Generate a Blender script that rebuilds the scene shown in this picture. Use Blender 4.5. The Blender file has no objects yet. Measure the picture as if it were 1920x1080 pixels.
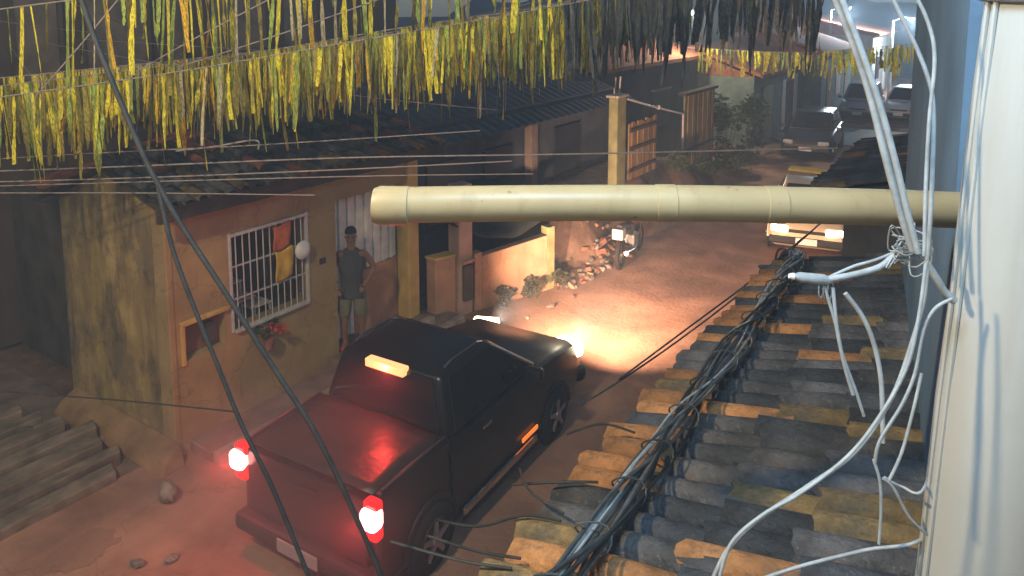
import bpy, bmesh, math, random
from mathutils import Vector, Matrix, noise
random.seed(11)
scene = bpy.context.scene
COL = scene.collection
R = math.radians

# ------------------------------------------------------------------ camera
cam_d = bpy.data.cameras.new('camera')
cam = bpy.data.objects.new('camera', cam_d); COL.objects.link(cam)
cam_d.sensor_fit = 'HORIZONTAL'; cam_d.sensor_width = 36.0
cam_d.lens = 36.0 * 1375.0 / 1920.0
cam_d.shift_y = -(540 - 185) / 1920.0
cam_d.clip_start = 0.05; cam_d.clip_end = 2000
cam.location = (0, 0, 5.0)
cam.rotation_euler = (R(90 - 6.843), 0, R(33.597))
scene.camera = cam

# ------------------------------------------------------------------ sky, moon, exposure
HAZE = 0.0075; SODIUM = 1300; LEDW = 300; HALO = 0.19
SUN_EL, SUN_AZ = R(38), R(150)
w = bpy.data.worlds.new('World'); scene.world = w; w.use_nodes = True
nt = w.node_tree; nt.nodes.clear()
sky = nt.nodes.new('ShaderNodeTexSky'); sky.sky_type = 'NISHITA'; sky.sun_disc = False
sky.sun_elevation = SUN_EL; sky.sun_rotation = SUN_AZ; sky.air_density = 1.0; sky.dust_density = 0.4; sky.ozone_density = 5.0
bg = nt.nodes.new('ShaderNodeBackground'); bg.inputs[1].default_value = 0.03
wo = nt.nodes.new('ShaderNodeOutputWorld')
nt.links.new(sky.outputs[0], bg.inputs[0]); nt.links.new(bg.outputs[0], wo.inputs[0])
sun_d = bpy.data.lights.new('moon', 'SUN'); sun_d.energy = 0.06; sun_d.angle = R(0.5); sun_d.color = (1.0, 0.95, 0.88)
sun = bpy.data.objects.new('moon', sun_d); COL.objects.link(sun)
sun.rotation_euler = (R(90) - SUN_EL, 0, R(-20)); sun.location = (0, 0, 30)
vs = scene.view_settings
vs.view_transform = 'Standard'; vs.look = 'None'; vs.gamma = 1.0; vs.exposure = 0.22; vs.use_curve_mapping = False
scene.cycles.max_bounces = 3; scene.cycles.volume_bounces = 0; scene.cycles.volume_step_rate = 4.0; scene.cycles.volume_max_steps = 48; scene.cycles.diffuse_bounces = 2; scene.cycles.glossy_bounces = 2
scene.cycles.sample_clamp_indirect = 4.0

# ------------------------------------------------------------------ materials
MATS = {}
def mat(name, col, rough=0.8, var=0.25, scale=4.0, bump=0.15, bscale=25.0, metal=0.0, stretch=(1, 1, 1), rnd=0.0,
        stains=(), emit=None, estr=0.0, trans=0.0, spec=0.4, transl=0.0, voronoi=0.0, vscale=6.0, cracks=0.0, patch=None):
    if name in MATS: return MATS[name]
    m = bpy.data.materials.new(name); m.use_nodes = True
    n = m.node_tree; N = n.nodes; Lk = n.links; N.clear()
    out = N.new('ShaderNodeOutputMaterial'); p = N.new('ShaderNodeBsdfPrincipled')
    tc = N.new('ShaderNodeTexCoord'); mp = N.new('ShaderNodeMapping'); mp.inputs['Scale'].default_value = stretch
    Lk.new(tc.outputs['Object'], mp.inputs[0])
    no = N.new('ShaderNodeTexNoise'); no.inputs['Scale'].default_value = scale; no.inputs['Detail'].default_value = 8
    Lk.new(mp.outputs[0], no.inputs[0])
    mr = N.new('ShaderNodeMapRange'); mr.inputs[1].default_value = 0.3; mr.inputs[2].default_value = 0.7
    mr.inputs[3].default_value = 1 - var; mr.inputs[4].default_value = 1 + var
    Lk.new(no.outputs[0], mr.inputs[0])
    mx = N.new('ShaderNodeMix'); mx.data_type = 'RGBA'; mx.blend_type = 'MULTIPLY'; mx.inputs[0].default_value = 1
    mx.inputs[6].default_value = (*col, 1); Lk.new(mr.outputs[0], mx.inputs[7])
    cur = mx.outputs[2]
    if rnd:
        oi = N.new('ShaderNodeObjectInfo'); r2 = N.new('ShaderNodeMapRange'); r2.inputs[3].default_value = 1 - rnd; r2.inputs[4].default_value = 1 + rnd
        Lk.new(oi.outputs['Random'], r2.inputs[0])
        m2 = N.new('ShaderNodeMix'); m2.data_type = 'RGBA'; m2.blend_type = 'MULTIPLY'; m2.inputs[0].default_value = 1
        Lk.new(cur, m2.inputs[6]); Lk.new(r2.outputs[0], m2.inputs[7]); cur = m2.outputs[2]
    for (sc, st, lo, hi, amt, c, off) in stains:
        mp2 = N.new('ShaderNodeMapping'); mp2.inputs['Scale'].default_value = st; mp2.inputs['Location'].default_value = (off, off * 1.7, off * 0.6)
        Lk.new(tc.outputs['Object'], mp2.inputs[0])
        n2 = N.new('ShaderNodeTexNoise'); n2.inputs['Scale'].default_value = sc; n2.inputs['Detail'].default_value = 6; n2.inputs['Roughness'].default_value = 0.65
        Lk.new(mp2.outputs[0], n2.inputs[0])
        r3 = N.new('ShaderNodeMapRange'); r3.inputs[1].default_value = lo; r3.inputs[2].default_value = hi; r3.inputs[4].default_value = amt
        Lk.new(n2.outputs[0], r3.inputs[0])
        m3 = N.new('ShaderNodeMix'); m3.data_type = 'RGBA'; Lk.new(r3.outputs[0], m3.inputs[0])
        Lk.new(cur, m3.inputs[6]); m3.inputs[7].default_value = (*c, 1); cur = m3.outputs[2]
    if patch or cracks:
        nd = N.new('ShaderNodeTexNoise'); nd.inputs['Scale'].default_value = 2.5; nd.inputs['Detail'].default_value = 6; Lk.new(tc.outputs['Object'], nd.inputs[0])
        va = N.new('ShaderNodeVectorMath'); va.operation = 'MULTIPLY_ADD'; va.inputs[1].default_value = (0.7, 0.7, 0.7); Lk.new(nd.outputs['Color'], va.inputs[0]); Lk.new(tc.outputs['Object'], va.inputs[2])
    if patch:
        vc = N.new('ShaderNodeTexVoronoi'); vc.inputs['Scale'].default_value = 1.1; Lk.new(va.outputs[0], vc.inputs[0])
        sp = N.new('ShaderNodeSeparateColor'); Lk.new(vc.outputs['Color'], sp.inputs[0])
        pr = N.new('ShaderNodeMapRange'); pr.inputs[1].default_value = 0.70; pr.inputs[2].default_value = 0.74; pr.inputs[4].default_value = 0.55; Lk.new(sp.outputs[0], pr.inputs[0])
        pm = N.new('ShaderNodeMix'); pm.data_type = 'RGBA'; Lk.new(pr.outputs[0], pm.inputs[0]); Lk.new(cur, pm.inputs[6]); pm.inputs[7].default_value = (*patch, 1); cur = pm.outputs[2]
    if cracks:
        ve = N.new('ShaderNodeTexVoronoi'); ve.feature = 'DISTANCE_TO_EDGE'; ve.inputs['Scale'].default_value = 0.9; Lk.new(va.outputs[0], ve.inputs[0])
        cr = N.new('ShaderNodeMapRange'); cr.inputs[1].default_value = 0.004; cr.inputs[2].default_value = 0.012; cr.inputs[3].default_value = cracks; cr.inputs[4].default_value = 0.0; Lk.new(ve.outputs[0], cr.inputs[0])
        cm = N.new('ShaderNodeMix'); cm.data_type = 'RGBA'; Lk.new(cr.outputs[0], cm.inputs[0]); Lk.new(cur, cm.inputs[6]); cm.inputs[7].default_value = (col[0] * .2, col[1] * .18, col[2] * .16, 1); cur = cm.outputs[2]
    Lk.new(cur, p.inputs['Base Color'])
    p.inputs['Roughness'].default_value = rough; p.inputs['Metallic'].default_value = metal
    p.inputs['Specular IOR Level'].default_value = spec
    if trans: p.inputs['Transmission Weight'].default_value = trans
    hsrc = None
    if voronoi:
        vo = N.new('ShaderNodeTexVoronoi'); vo.feature = 'DISTANCE_TO_EDGE'; vo.inputs['Scale'].default_value = vscale
        Lk.new(mp.outputs[0], vo.inputs[0])
        vr = N.new('ShaderNodeMapRange'); vr.inputs[2].default_value = 0.12; Lk.new(vo.outputs[0], vr.inputs[0])
        bv = N.new('ShaderNodeBump'); bv.inputs['Strength'].default_value = voronoi; bv.inputs['Distance'].default_value = 0.03
        Lk.new(vr.outputs[0], bv.inputs['Height']); hsrc = bv
    if bump:
        n4 = N.new('ShaderNodeTexNoise'); n4.inputs['Scale'].default_value = bscale; n4.inputs['Detail'].default_value = 5
        Lk.new(mp.outputs[0], n4.inputs[0])
        b = N.new('ShaderNodeBump'); b.inputs['Strength'].default_value = bump; b.inputs['Distance'].default_value = 0.02
        Lk.new(n4.outputs[0], b.inputs['Height'])
        if hsrc: Lk.new(hsrc.outputs[0], b.inputs['Normal'])
        Lk.new(b.outputs[0], p.inputs['Normal'])
    if emit:
        p.inputs['Emission Color'].default_value = (*emit, 1); p.inputs['Emission Strength'].default_value = estr
    sh = p.outputs[0]
    if transl:
        tr = N.new('ShaderNodeBsdfTranslucent'); Lk.new(cur, tr.inputs[0])
        ms = N.new('ShaderNodeMixShader'); ms.inputs[0].default_value = transl
        Lk.new(p.outputs[0], ms.inputs[1]); Lk.new(tr.outputs[0], ms.inputs[2]); sh = ms.outputs[0]
    Lk.new(sh, out.inputs[0]); MATS[name] = m
    return m

M_STREET = mat('worn_street', (0.37, 0.21, 0.15), 0.9, 0.35, 1.3, 0.3, 14, stains=[(0.5, (1, 0.4, 1), 0.45, 0.7, 0.6, (0.12, 0.085, 0.07), 3), (3.0, (1, 1, 1), 0.6, 0.7, 0.5, (0.30, 0.22, 0.17), 8)], voronoi=0.09, vscale=6.5, spec=0.15, cracks=0.2, patch=(0.25, 0.155, 0.115))
M_WALK = mat('pavement', (0.20, 0.15, 0.125), 0.85, 0.35, 3, 0.3, 30, stains=[(2, (1, 1, 1), 0.5, 0.7, 0.6, (0.10, 0.08, 0.07), 2)])
M_KERB = mat('kerb_concrete', (0.33, 0.29, 0.25), 0.85, 0.3, 5, 0.3, 30)
M_STEP = mat('dark_step_concrete', (0.20, 0.17, 0.13), 0.95, 0.4, 4, 0.4, 25, stains=[(3, (2.5, .5, 1), 0.5, 0.65, 0.6, (0.09, 0.078, 0.06), 3)])
M_EARTH = mat('earth', (0.17, 0.105, 0.075), 0.95, 0.45, 2.2, 0.6, 9, stains=[(5, (1, 1, 1), 0.55, 0.7, 0.6, (0.30, 0.19, 0.14), 5)])
M_OCHRE = mat('stained_ochre_plaster', (0.35, 0.255, 0.125), 0.9, 0.22, 2.0, 0.3, 22, stains=[
    (1.3, (1, 1, 0.5), 0.50, 0.72, 0.55, (0.31, 0.20, 0.10), 2), (4.0, (1, 1, 0.2), 0.55, 0.72, 0.45, (0.24, 0.155, 0.07), 6), (9.0, (1, 1, 0.12), 0.60, 0.72, 0.5, (0.18, 0.12, 0.06), 3.3)], cracks=0.28, patch=(0.33, 0.22, 0.11))
M_OCHRE_OLD = mat('mouldy_ochre_plaster', (0.43, 0.305, 0.125), 0.92, 0.3, 2.0, 0.4, 22, stains=[
    (2.2, (1, 1, 0.22), 0.46, 0.62, 0.75, (0.20, 0.135, 0.07), 4), (1.1, (1, 1, 0.6), 0.50, 0.62, 0.85, (0.085, 0.075, 0.055), 9.3),
    (5.0, (1, 1, 0.10), 0.55, 0.70, 0.8, (0.09, 0.07, 0.045), 1.5), (1.6, (1, 1, 0.3), 0.56, 0.7, 0.6, (0.52, 0.40, 0.07), 12)], cracks=0.3, patch=(0.22, 0.17, 0.10))
M_PLINTH = mat('dirty_plinth', (0.28, 0.175, 0.09), 0.9, 0.35, 3, 0.4, 20)
M_ORANGE = mat('orange_plaster', (0.46, 0.265, 0.17), 0.9, 0.2, 2.5, 0.25, 25, stains=[(3, (1, 1, 0.25), 0.52, 0.7, 0.5, (0.30, 0.15, 0.09), 3)], cracks=0.2)
M_YELLOW = mat('yellow_pillar', (0.55, 0.37, 0.12), 0.85, 0.22, 3, 0.2, 25, stains=[(4, (1, 1, 0.2), 0.55, 0.7, 0.6, (0.30, 0.18, 0.07), 3)])
M_DARKWALL = mat('sooty_wall', (0.075, 0.065, 0.06), 0.95, 0.4, 2.5, 0.4, 18, stains=[(2.5, (1, 1, 0.2), 0.5, 0.7, 0.5, (0.13, 0.11, 0.085), 5)])
M_NAVY = mat('slate_blue_plaster', (0.055, 0.066, 0.088), 0.9, 0.25, 2, 0.25, 20, stains=[(3, (1, 1, 0.3), 0.5, 0.7, 0.5, (0.10, 0.105, 0.12), 5)])
M_PURPLE = mat('brown_upper_plaster', (0.085, 0.062, 0.062), 0.9, 0.25, 2, 0.2, 20, stains=[(2, (1, 1, 0.25), 0.5, 0.7, 0.5, (0.13, 0.09, 0.075), 4)])
M_PANEL = mat('taupe_panel', (0.17, 0.135, 0.115), 0.8, 0.3, 3, 0.1, 20)
M_BLUEWALL = mat('blue_painted_wall', (0.09, 0.165, 0.27), 0.85, 0.22, 2, 0.25, 20, stains=[(2, (1, 1, 0.25), 0.52, 0.7, 0.5, (0.07, 0.12, 0.17), 4)])
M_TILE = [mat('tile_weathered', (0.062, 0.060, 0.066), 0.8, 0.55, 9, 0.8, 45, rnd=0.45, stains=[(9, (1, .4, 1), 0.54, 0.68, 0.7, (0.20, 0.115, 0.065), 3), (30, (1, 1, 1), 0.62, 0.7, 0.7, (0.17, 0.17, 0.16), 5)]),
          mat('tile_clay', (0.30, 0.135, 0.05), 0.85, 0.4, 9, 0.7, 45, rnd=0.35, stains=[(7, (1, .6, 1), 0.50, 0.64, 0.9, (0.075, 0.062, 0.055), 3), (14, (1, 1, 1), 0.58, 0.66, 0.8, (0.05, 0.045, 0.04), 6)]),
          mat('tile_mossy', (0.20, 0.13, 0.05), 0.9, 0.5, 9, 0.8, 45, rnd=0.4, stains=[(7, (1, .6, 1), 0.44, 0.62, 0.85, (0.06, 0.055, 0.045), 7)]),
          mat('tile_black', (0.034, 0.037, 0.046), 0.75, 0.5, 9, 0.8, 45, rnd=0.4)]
M_DECK = mat('roof_underlay', (0.05, 0.042, 0.04), 0.95, 0.3)
M_REDROOF = mat('red_old_tile', (0.26, 0.085, 0.05), 0.9, 0.4, 6, 0.4, 40, rnd=0.4)
M_PVC = mat('cream_pvc', (0.38, 0.29, 0.16), 0.42, 0.10, 3, 0.06, 14, stains=[(4, (1, 1, 1), 0.50, 0.68, 0.5, (0.33, 0.235, 0.12), 5), (16, (1, 1, .3), 0.56, 0.7, 0.5, (0.26, 0.19, 0.10), 8), (11, (1, 1, 1), 0.66, 0.70, 0.9, (0.13, 0.10, 0.06), 2)])
M_POST = mat('white_painted_post', (0.40, 0.405, 0.40), 0.5, 0.08, 2, 0.08, 10, stains=[(5, (2.0, 2.0, 0.12), 0.53, 0.68, 0.4, (0.33, 0.31, 0.28), 5)])
M_CABLE = mat('grey_cable', (0.30, 0.32, 0.34), 0.5, 0.25, 20, 0.1, 60)
M_CABLE_DK = mat('black_cable', (0.05, 0.056, 0.062), 0.42, 0.3, 20, 0.1, 60, rnd=0.6)
M_CABLE_BR = mat('weathered_black_cable', (0.035, 0.032, 0.03), 0.7, 0.3, 20, 0.1, 60)
M_WIRE = mat('pale_wire', (0.34, 0.31, 0.29), 0.5, 0.2, 20, 0)
M_GRILLE = mat('white_grille_paint', (0.50, 0.475, 0.47), 0.5, 0.15, 8, 0.1, 40)
M_SLAT = mat('white_gate_paint', (0.78, 0.75, 0.72), 0.5, 0.15, 6, 0.05, 40)
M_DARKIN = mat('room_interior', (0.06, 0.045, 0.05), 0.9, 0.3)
M_BLACK = mat('black_paint', (0.012, 0.013, 0.016), 0.28, 0.1, 5, 0.0, spec=0.5)
M_BLACKPL = mat('black_plastic', (0.02, 0.02, 0.022), 0.6, 0.2, 8, 0.1)
M_GLASS = mat('dark_glass', (0.012, 0.014, 0.018), 0.06, 0.0, 1, 0, spec=0.6)
M_RUBBER = mat('rubber', (0.018, 0.018, 0.018), 0.85, 0.2, 10, 0.2)
M_ALLOY = mat('alloy', (0.42, 0.40, 0.42), 0.35, 0.1, 10, 0, metal=0.8)
M_CHROME = mat('chrome', (0.6, 0.58, 0.56), 0.22, 0.05, 10, 0, metal=1.0)
M_TAIL = mat('tail_lamp_lit', (0.8, 0.05, 0.04), 0.3, 0, 1, 0, emit=(1.0, 0.36, 0.32), estr=14)
M_TAILRED = mat('tail_lamp_red', (0.6, 0.015, 0.01), 0.25, 0, 1, 0, emit=(1.0, 0.015, 0.02), estr=0.9)
M_BRAKE = mat('brake_lamp_lit', (0.8, 0.2, 0.1), 0.3, 0, 1, 0, emit=(1.0, 0.42, 0.16), estr=1.5)
M_HEAD = mat('head_lamp_lit', (0.8, 0.75, 0.6), 0.2, 0, 1, 0, emit=(1.0, 0.82, 0.55), estr=7)
M_LENS = mat('lamp_lens', (0.55, 0.55, 0.55), 0.15, 0, 1, 0, spec=0.7)
M_AMBER = mat('amber_glow', (0.8, 0.2, 0.03), 0.3, 0, 1, 0, emit=(1.0, 0.22, 0.03), estr=0.9)
M_LED = mat('street_lamp_lit', (0.8, 0.85, 0.9), 0.3, 0, 1, 0, emit=(0.80, 0.95, 1.0), estr=9)
M_SODIUM = mat('sodium_lamp_lit', (0.9, 0.7, 0.4), 0.3, 0, 1, 0, emit=(1.0, 0.70, 0.32), estr=12)
M_STEEL = mat('galvanised_steel', (0.33, 0.34, 0.35), 0.5, 0.2, 8, 0.1, metal=0.6)
M_CONC = mat('concrete', (0.30, 0.29, 0.27), 0.9, 0.3, 3, 0.3, 25)
M_CONCPALE = mat('pale_concrete', (0.42, 0.42, 0.38), 0.85, 0.25, 3, 0.3, 25)
M_WOOD = mat('brown_boards', (0.27, 0.165, 0.075), 0.85, 0.35, 3, 0.25, 30, stretch=(3, 3, 0.4), rnd=0.35)
M_GREENPOST = mat('mossy_post', (0.20, 0.20, 0.10), 0.9, 0.3, 4, 0.3)
M_TARP = mat('dark_tarp', (0.03, 0.036, 0.036), 0.75, 0.3, 3, 0.2)
M_LEAF = mat('dark_leaf', (0.035, 0.060, 0.032), 0.7, 0.4, 6, 0, rnd=0.3, transl=0.25)
M_LEAF2 = mat('garden_leaf', (0.06, 0.095, 0.04), 0.7, 0.4, 6, 0, rnd=0.3, transl=0.25)
M_STEM = mat('stem', (0.08, 0.055, 0.035), 0.9, 0.3)
M_SKIN = mat('skin', (0.23, 0.125, 0.08), 0.6, 0.1, 8, 0.03, 60)
M_HAIR = mat('hair', (0.012, 0.010, 0.009), 0.7, 0.2, 30, 0.3, 80)
M_SHIRT = mat('dark_grey_vest', (0.065, 0.068, 0.075), 0.9, 0.2, 8, 0.15, 90)
M_SHORT = mat('olive_grey_shorts', (0.17, 0.165, 0.115), 0.9, 0.2, 8, 0.15, 90)
M_BOOT = mat('red_shoe', (0.42, 0.07, 0.04), 0.6, 0.2, 8, 0.1)
M_BRICK = mat('broken_brick', (0.30, 0.14, 0.095), 0.95, 0.4, 8, 0.4, 30, rnd=0.4)
M_STONE = mat('grey_rubble', (0.19, 0.165, 0.145), 0.95, 0.4, 8, 0.4, 30, rnd=0.4)
M_WHITE = mat('white_plastic', (0.75, 0.74, 0.72), 0.5, 0.08, 8, 0.05)
M_CREAM = mat('cream_car_paint', (0.66, 0.52, 0.36), 0.35, 0.1, 4, 0.02)
M_YELPAINT = mat('yellow_paint', (0.62, 0.46, 0.06), 0.5, 0.2, 6, 0.1)
M_SILVER = mat('silver_car_paint', (0.36, 0.39, 0.42), 0.3, 0.08, 4, 0.0, metal=0.3)
M_WHITECAR = mat('white_car_paint', (0.66, 0.66, 0.68), 0.3, 0.05, 4, 0.0)
M_DARKCAR = mat('navy_car_paint', (0.025, 0.030, 0.045), 0.3, 0.1, 4, 0.0)
M_REDCLOTH = mat('red_cloth', (0.50, 0.13, 0.05), 0.9, 0.3, 6, 0.2)
M_YELCLOTH = mat('yellow_cloth', (0.60, 0.36, 0.05), 0.9, 0.3, 6, 0.2)
M_FLOWER = mat('red_flower', (0.55, 0.05, 0.03), 0.8, 0.3, 6, 0)
M_GRASS = mat('weeds', (0.04, 0.042, 0.022), 0.9, 0.4, 6, 0)
STRIP = {'y': mat('yellow_ribbon', (0.80, 0.70, 0.05), 0.55, 0.7, 5, 0.3, 12, stretch=(1, 1, 3.2), rnd=0.3, transl=0.3),
         'o': mat('amber_ribbon', (0.70, 0.44, 0.035), 0.55, 0.7, 5, 0.3, 12, stretch=(1, 1, 3.2), rnd=0.3, transl=0.3),
         'g': mat('green_ribbon', (0.36, 0.46, 0.09), 0.55, 0.7, 5, 0.3, 12, stretch=(1, 1, 3.2), rnd=0.3, transl=0.3),
         'd': mat('olive_ribbon', (0.27, 0.23, 0.04), 0.55, 0.7, 5, 0.3, 12, stretch=(1, 1, 3.2), rnd=0.4, transl=0.3),
         'w': mat('pale_ribbon', (0.54, 0.49, 0.33), 0.55, 0.7, 5, 0.3, 12, stretch=(1, 1, 3.2), rnd=0.3, transl=0.3),
         'k': mat('unlit_grey_ribbon', (0.105, 0.115, 0.11), 0.6, 0.7, 5, 0.3, 12, stretch=(1, 1, 3.2), rnd=0.35, transl=0.3)}  # the grey paints ribbons as unlit, shade put into the colour

# ------------------------------------------------------------------ mesh helpers
class MB:
    def __init__(s): s.v = []; s.f = []
    def add(s, v, f):
        o = len(s.v); s.v += [tuple(p) for p in v]; s.f += [tuple(i + o for i in q) for q in f]; return s
    def hexa(s, b, t):
        return s.add(list(b) + list(t), [(3, 2, 1, 0), (4, 5, 6, 7), (0, 1, 5, 4), (1, 2, 6, 5), (2, 3, 7, 6), (3, 0, 4, 7)])
    def box(s, c, d, rz=0.0):
        x, y, z = c; a, b, h = d[0] / 2, d[1] / 2, d[2] / 2; cs, sn = math.cos(rz), math.sin(rz)
        q = [(x + u * cs - v * sn, y + u * sn + v * cs) for u, v in ((-a, -b), (a, -b), (a, b), (-a, b))]
        return s.hexa([(p[0], p[1], z - h) for p in q], [(p[0], p[1], z + h) for p in q])
    def bb(s, x0, x1, y0, y1, z0, z1): return s.box(((x0 + x1) / 2, (y0 + y1) / 2, (z0 + z1) / 2), (x1 - x0, y1 - y0, z1 - z0))
    def tube(s, path, r, seg=8, caps=True):
        P = [Vector(p) for p in path]; n = len(P); rr = r if isinstance(r, (list, tuple)) else [r] * n
        rings = []; up = Vector((0, 0, 1))
        for i in range(n):
            t = (P[min(i + 1, n - 1)] - P[max(i - 1, 0)]).normalized()
            a = t.cross(up)
            if a.length < 1e-3: a = t.cross(Vector((1, 0, 0)))
            a.normalize(); b = a.cross(t)
            rings.append([P[i] + (a * math.cos(6.2832 * k / seg) + b * math.sin(6.2832 * k / seg)) * rr[i] for k in range(seg)])
        return s.loft(rings, caps)
    def loft(s, rings, caps=True):
        n = len(rings[0]); v = [p for r in rings for p in r]; f = []
        for i in range(len(rings) - 1):
            for k in range(n):
                k2 = (k + 1) % n; f.append((i * n + k, i * n + k2, (i + 1) * n + k2, (i + 1) * n + k))
        if caps: f.append(tuple(range(n - 1, -1, -1))); f.append(tuple((len(rings) - 1) * n + k for k in range(n)))
        return s.add(v, f)
    def lathe(s, prof, c, axis='x', seg=20):
        rings = []
        for (a, r) in prof:
            ring = []
            for k in range(seg):
                t = 6.28318 * k / seg; u, v = r * math.cos(t), r * math.sin(t)
                ring.append({'x': (c[0] + a, c[1] + u, c[2] + v), 'y': (c[0] + u, c[1] + a, c[2] + v), 'z': (c[0] + u, c[1] + v, c[2] + a)}[axis])
            rings.append(ring)
        return s.loft(rings, True)
    def build(s, name, m, parent=None, smooth=None, bevel=0.0, seg=2):
        me = bpy.data.meshes.new(name); me.from_pydata(s.v, [], s.f); me.update()
        bm = bmesh.new(); bm.from_mesh(me); bmesh.ops.recalc_face_normals(bm, faces=bm.faces); bm.to_mesh(me); bm.free()
        me.materials.append(m)
        if smooth:
            for p in me.polygons: p.use_smooth = True
            me.set_sharp_from_angle(angle=R(smooth))
        o = bpy.data.objects.new(name, me); COL.objects.link(o)
        if bevel:
            b = o.modifiers.new('bevel', 'BEVEL'); b.width = bevel; b.segments = seg; b.limit_method = 'ANGLE'; b.angle_limit = R(30)
        if parent is not None: attach(o, parent)
        return o
def attach(o, parent):
    o.parent = parent
    base = parent
    while base.parent is not None: base = base.parent
    if base.get('world_built'): 
        if base is parent: o.matrix_parent_inverse = Matrix.Translation(-base.location)
def thing(name, label, cat, loc=(0, 0, 0), rz=0.0, group=None, world=True):
    """Empty at a thing's base; world=True: its parts are written in world coordinates."""
    o = bpy.data.objects.new(name, None); COL.objects.link(o); o.location = loc; o.rotation_euler = (0, 0, rz); o.empty_display_size = 0.2
    o['label'] = label; o['category'] = cat
    if group: o['group'] = group
    if world: o['world_built'] = True
    return o
def tag(o, label, cat, group=None):
    o['label'] = label; o['category'] = cat
    if group: o['group'] = group
    return o
def struct(o): o['kind'] = 'structure'; return o
def clone(o, parent, mw=None):
    c = o.copy(); COL.objects.link(c); c.parent = parent
    return c
def lerp(a, b, t): return tuple(a[i] + (b[i] - a[i]) * t for i in range(len(a)))
def spline(pts, n=6):
    P = [Vector(p) for p in pts]; out = []
    for i in range(len(P) - 1):
        p0, p1, p2, p3 = P[max(i - 1, 0)], P[i], P[i + 1], P[min(i + 2, len(P) - 1)]
        for k in range(n):
            t = k / n
            out.append(0.5 * ((2 * p1) + (-p0 + p2) * t + (2 * p0 - 5 * p1 + 4 * p2 - p3) * t * t + (-p0 + 3 * p1 - 3 * p2 + p3) * t ** 3))
    out.append(P[-1]); return out

# ------------------------------------------------------------------ ground
def sheet(name, x0, x1, y0, y1, nx, ny, zf, m):
    v = []; f = []
    for j in range(ny + 1):
        for i in range(nx + 1):
            x = x0 + (x1 - x0) * i / nx; y = y0 + (y1 - y0) * j / ny; v.append((x, y, zf(x, y)))
    for j in range(ny):
        for i in range(nx):
            a = j * (nx + 1) + i; f.append((a, a + 1, a + nx + 2, a + nx + 1))
    b = MB(); b.add(v, f); return b.build(name, m, smooth=60)
def gz_(x, y): return 0.018 * noise.noise((x * 0.9, y * 0.7, 0)) + 0.012 * noise.noise((x * 2.7, y * 2.3, 5))
struct(sheet('ground', -400, 400, -300, 500, 8, 8, lambda x, y: -0.06, M_EARTH))
struct(sheet('street', -7.6, -1.3, -8, 62, 40, 260, gz_, M_STREET))
struct(sheet('sky_cover_ridge', -56, 36, 66, 88, 60, 14, lambda x, y: -0.05 + (5.5 + 2.6 * noise.noise((x * .07, y * .05, 3)) + .7 * noise.noise((x * .4, y * .4, 1))) * math.sin(math.pi * (y - 66) / 22) * 1.15, mat('dark_ridge', (0.025, 0.035, 0.03), 0.95, 0.5, .6, 0.5, 2)))  # dark ridge added to cover the bright sky at the horizon
# pavement strip with kerb along the near house
b = MB(); b.bb(-7.6, -6.98, 4.5, 9.0, -0.05, 0.13); pv = struct(b.build('pavement', M_WALK, bevel=0.015))
b = MB()
for k in range(5): b.bb(-6.975, -6.86, 4.5 + k * 0.9, 4.5 + k * 0.9 + 0.885, -0.05, 0.14)
kb = b.build('kerb', M_KERB, bevel=0.012); struct(kb)
# raised earth bank on the left, beyond the low wall
def bank(x, y):
    t = min(1, max(0, (-6.15 - x + 0.12 * math.sin(y * 2.1)) / 1.0)); t = t * t * (3 - 2 * t)
    e = min(1, max(0, (y - 11.2) / 1.4)) * (1 - min(1, max(0, (y - 17.5) / 5.5)) * 0.9)
    return -0.04 + t * e * 1.22 + 0.10 * noise.noise((x * 2.2, y * 2.2, 1)) * min(1, t * 4)
struct(sheet('earth_bank', -9.5, -5.9, 11.0, 30.0, 40, 160, bank, M_EARTH))
# side yard floor at far left
struct(sheet('side_yard', -16, -7.6, -4, 4.3, 40, 40, lambda x, y: -0.02 + 0.03 * noise.noise((x * 1.5, y * 1.5, 2)), M_WALK))

# long concrete slabs laid side by side with open gaps in the side yard (thing, each slab a part)
st = thing('yard_slabs', 'row of long dark concrete slabs with open gaps beside the mouldy wall', 'slabs', (-8.6, 3.1, 0))
x = -7.62
for k in range(7):
    wd_ = (0.22, 0.17, 0.26, 0.20, 0.24, 0.18, 0.22)[k]; g_ = (0.07, 0.10, 0.06, 0.11, 0.07, 0.09, 0.1)[k]; y1_ = (3.75, 3.95, 3.9, 4.0, 3.8, 3.7, 3.6)[k]; zt_ = 0.10 + 0.035 * k
    b = MB(); b.hexa([(x - wd_, 0.6, -0.1), (x, 0.6, -0.1), (x + .05, y1_, -0.1), (x + .05 - wd_, y1_ + .06, -0.1)], [(x - wd_, 0.6, zt_), (x, 0.6, zt_), (x + .05, y1_, zt_), (x + .05 - wd_, y1_ + .06, zt_)])
    b.build('slab', M_STEP, st, bevel=0.014); x -= wd_ + g_
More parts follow.
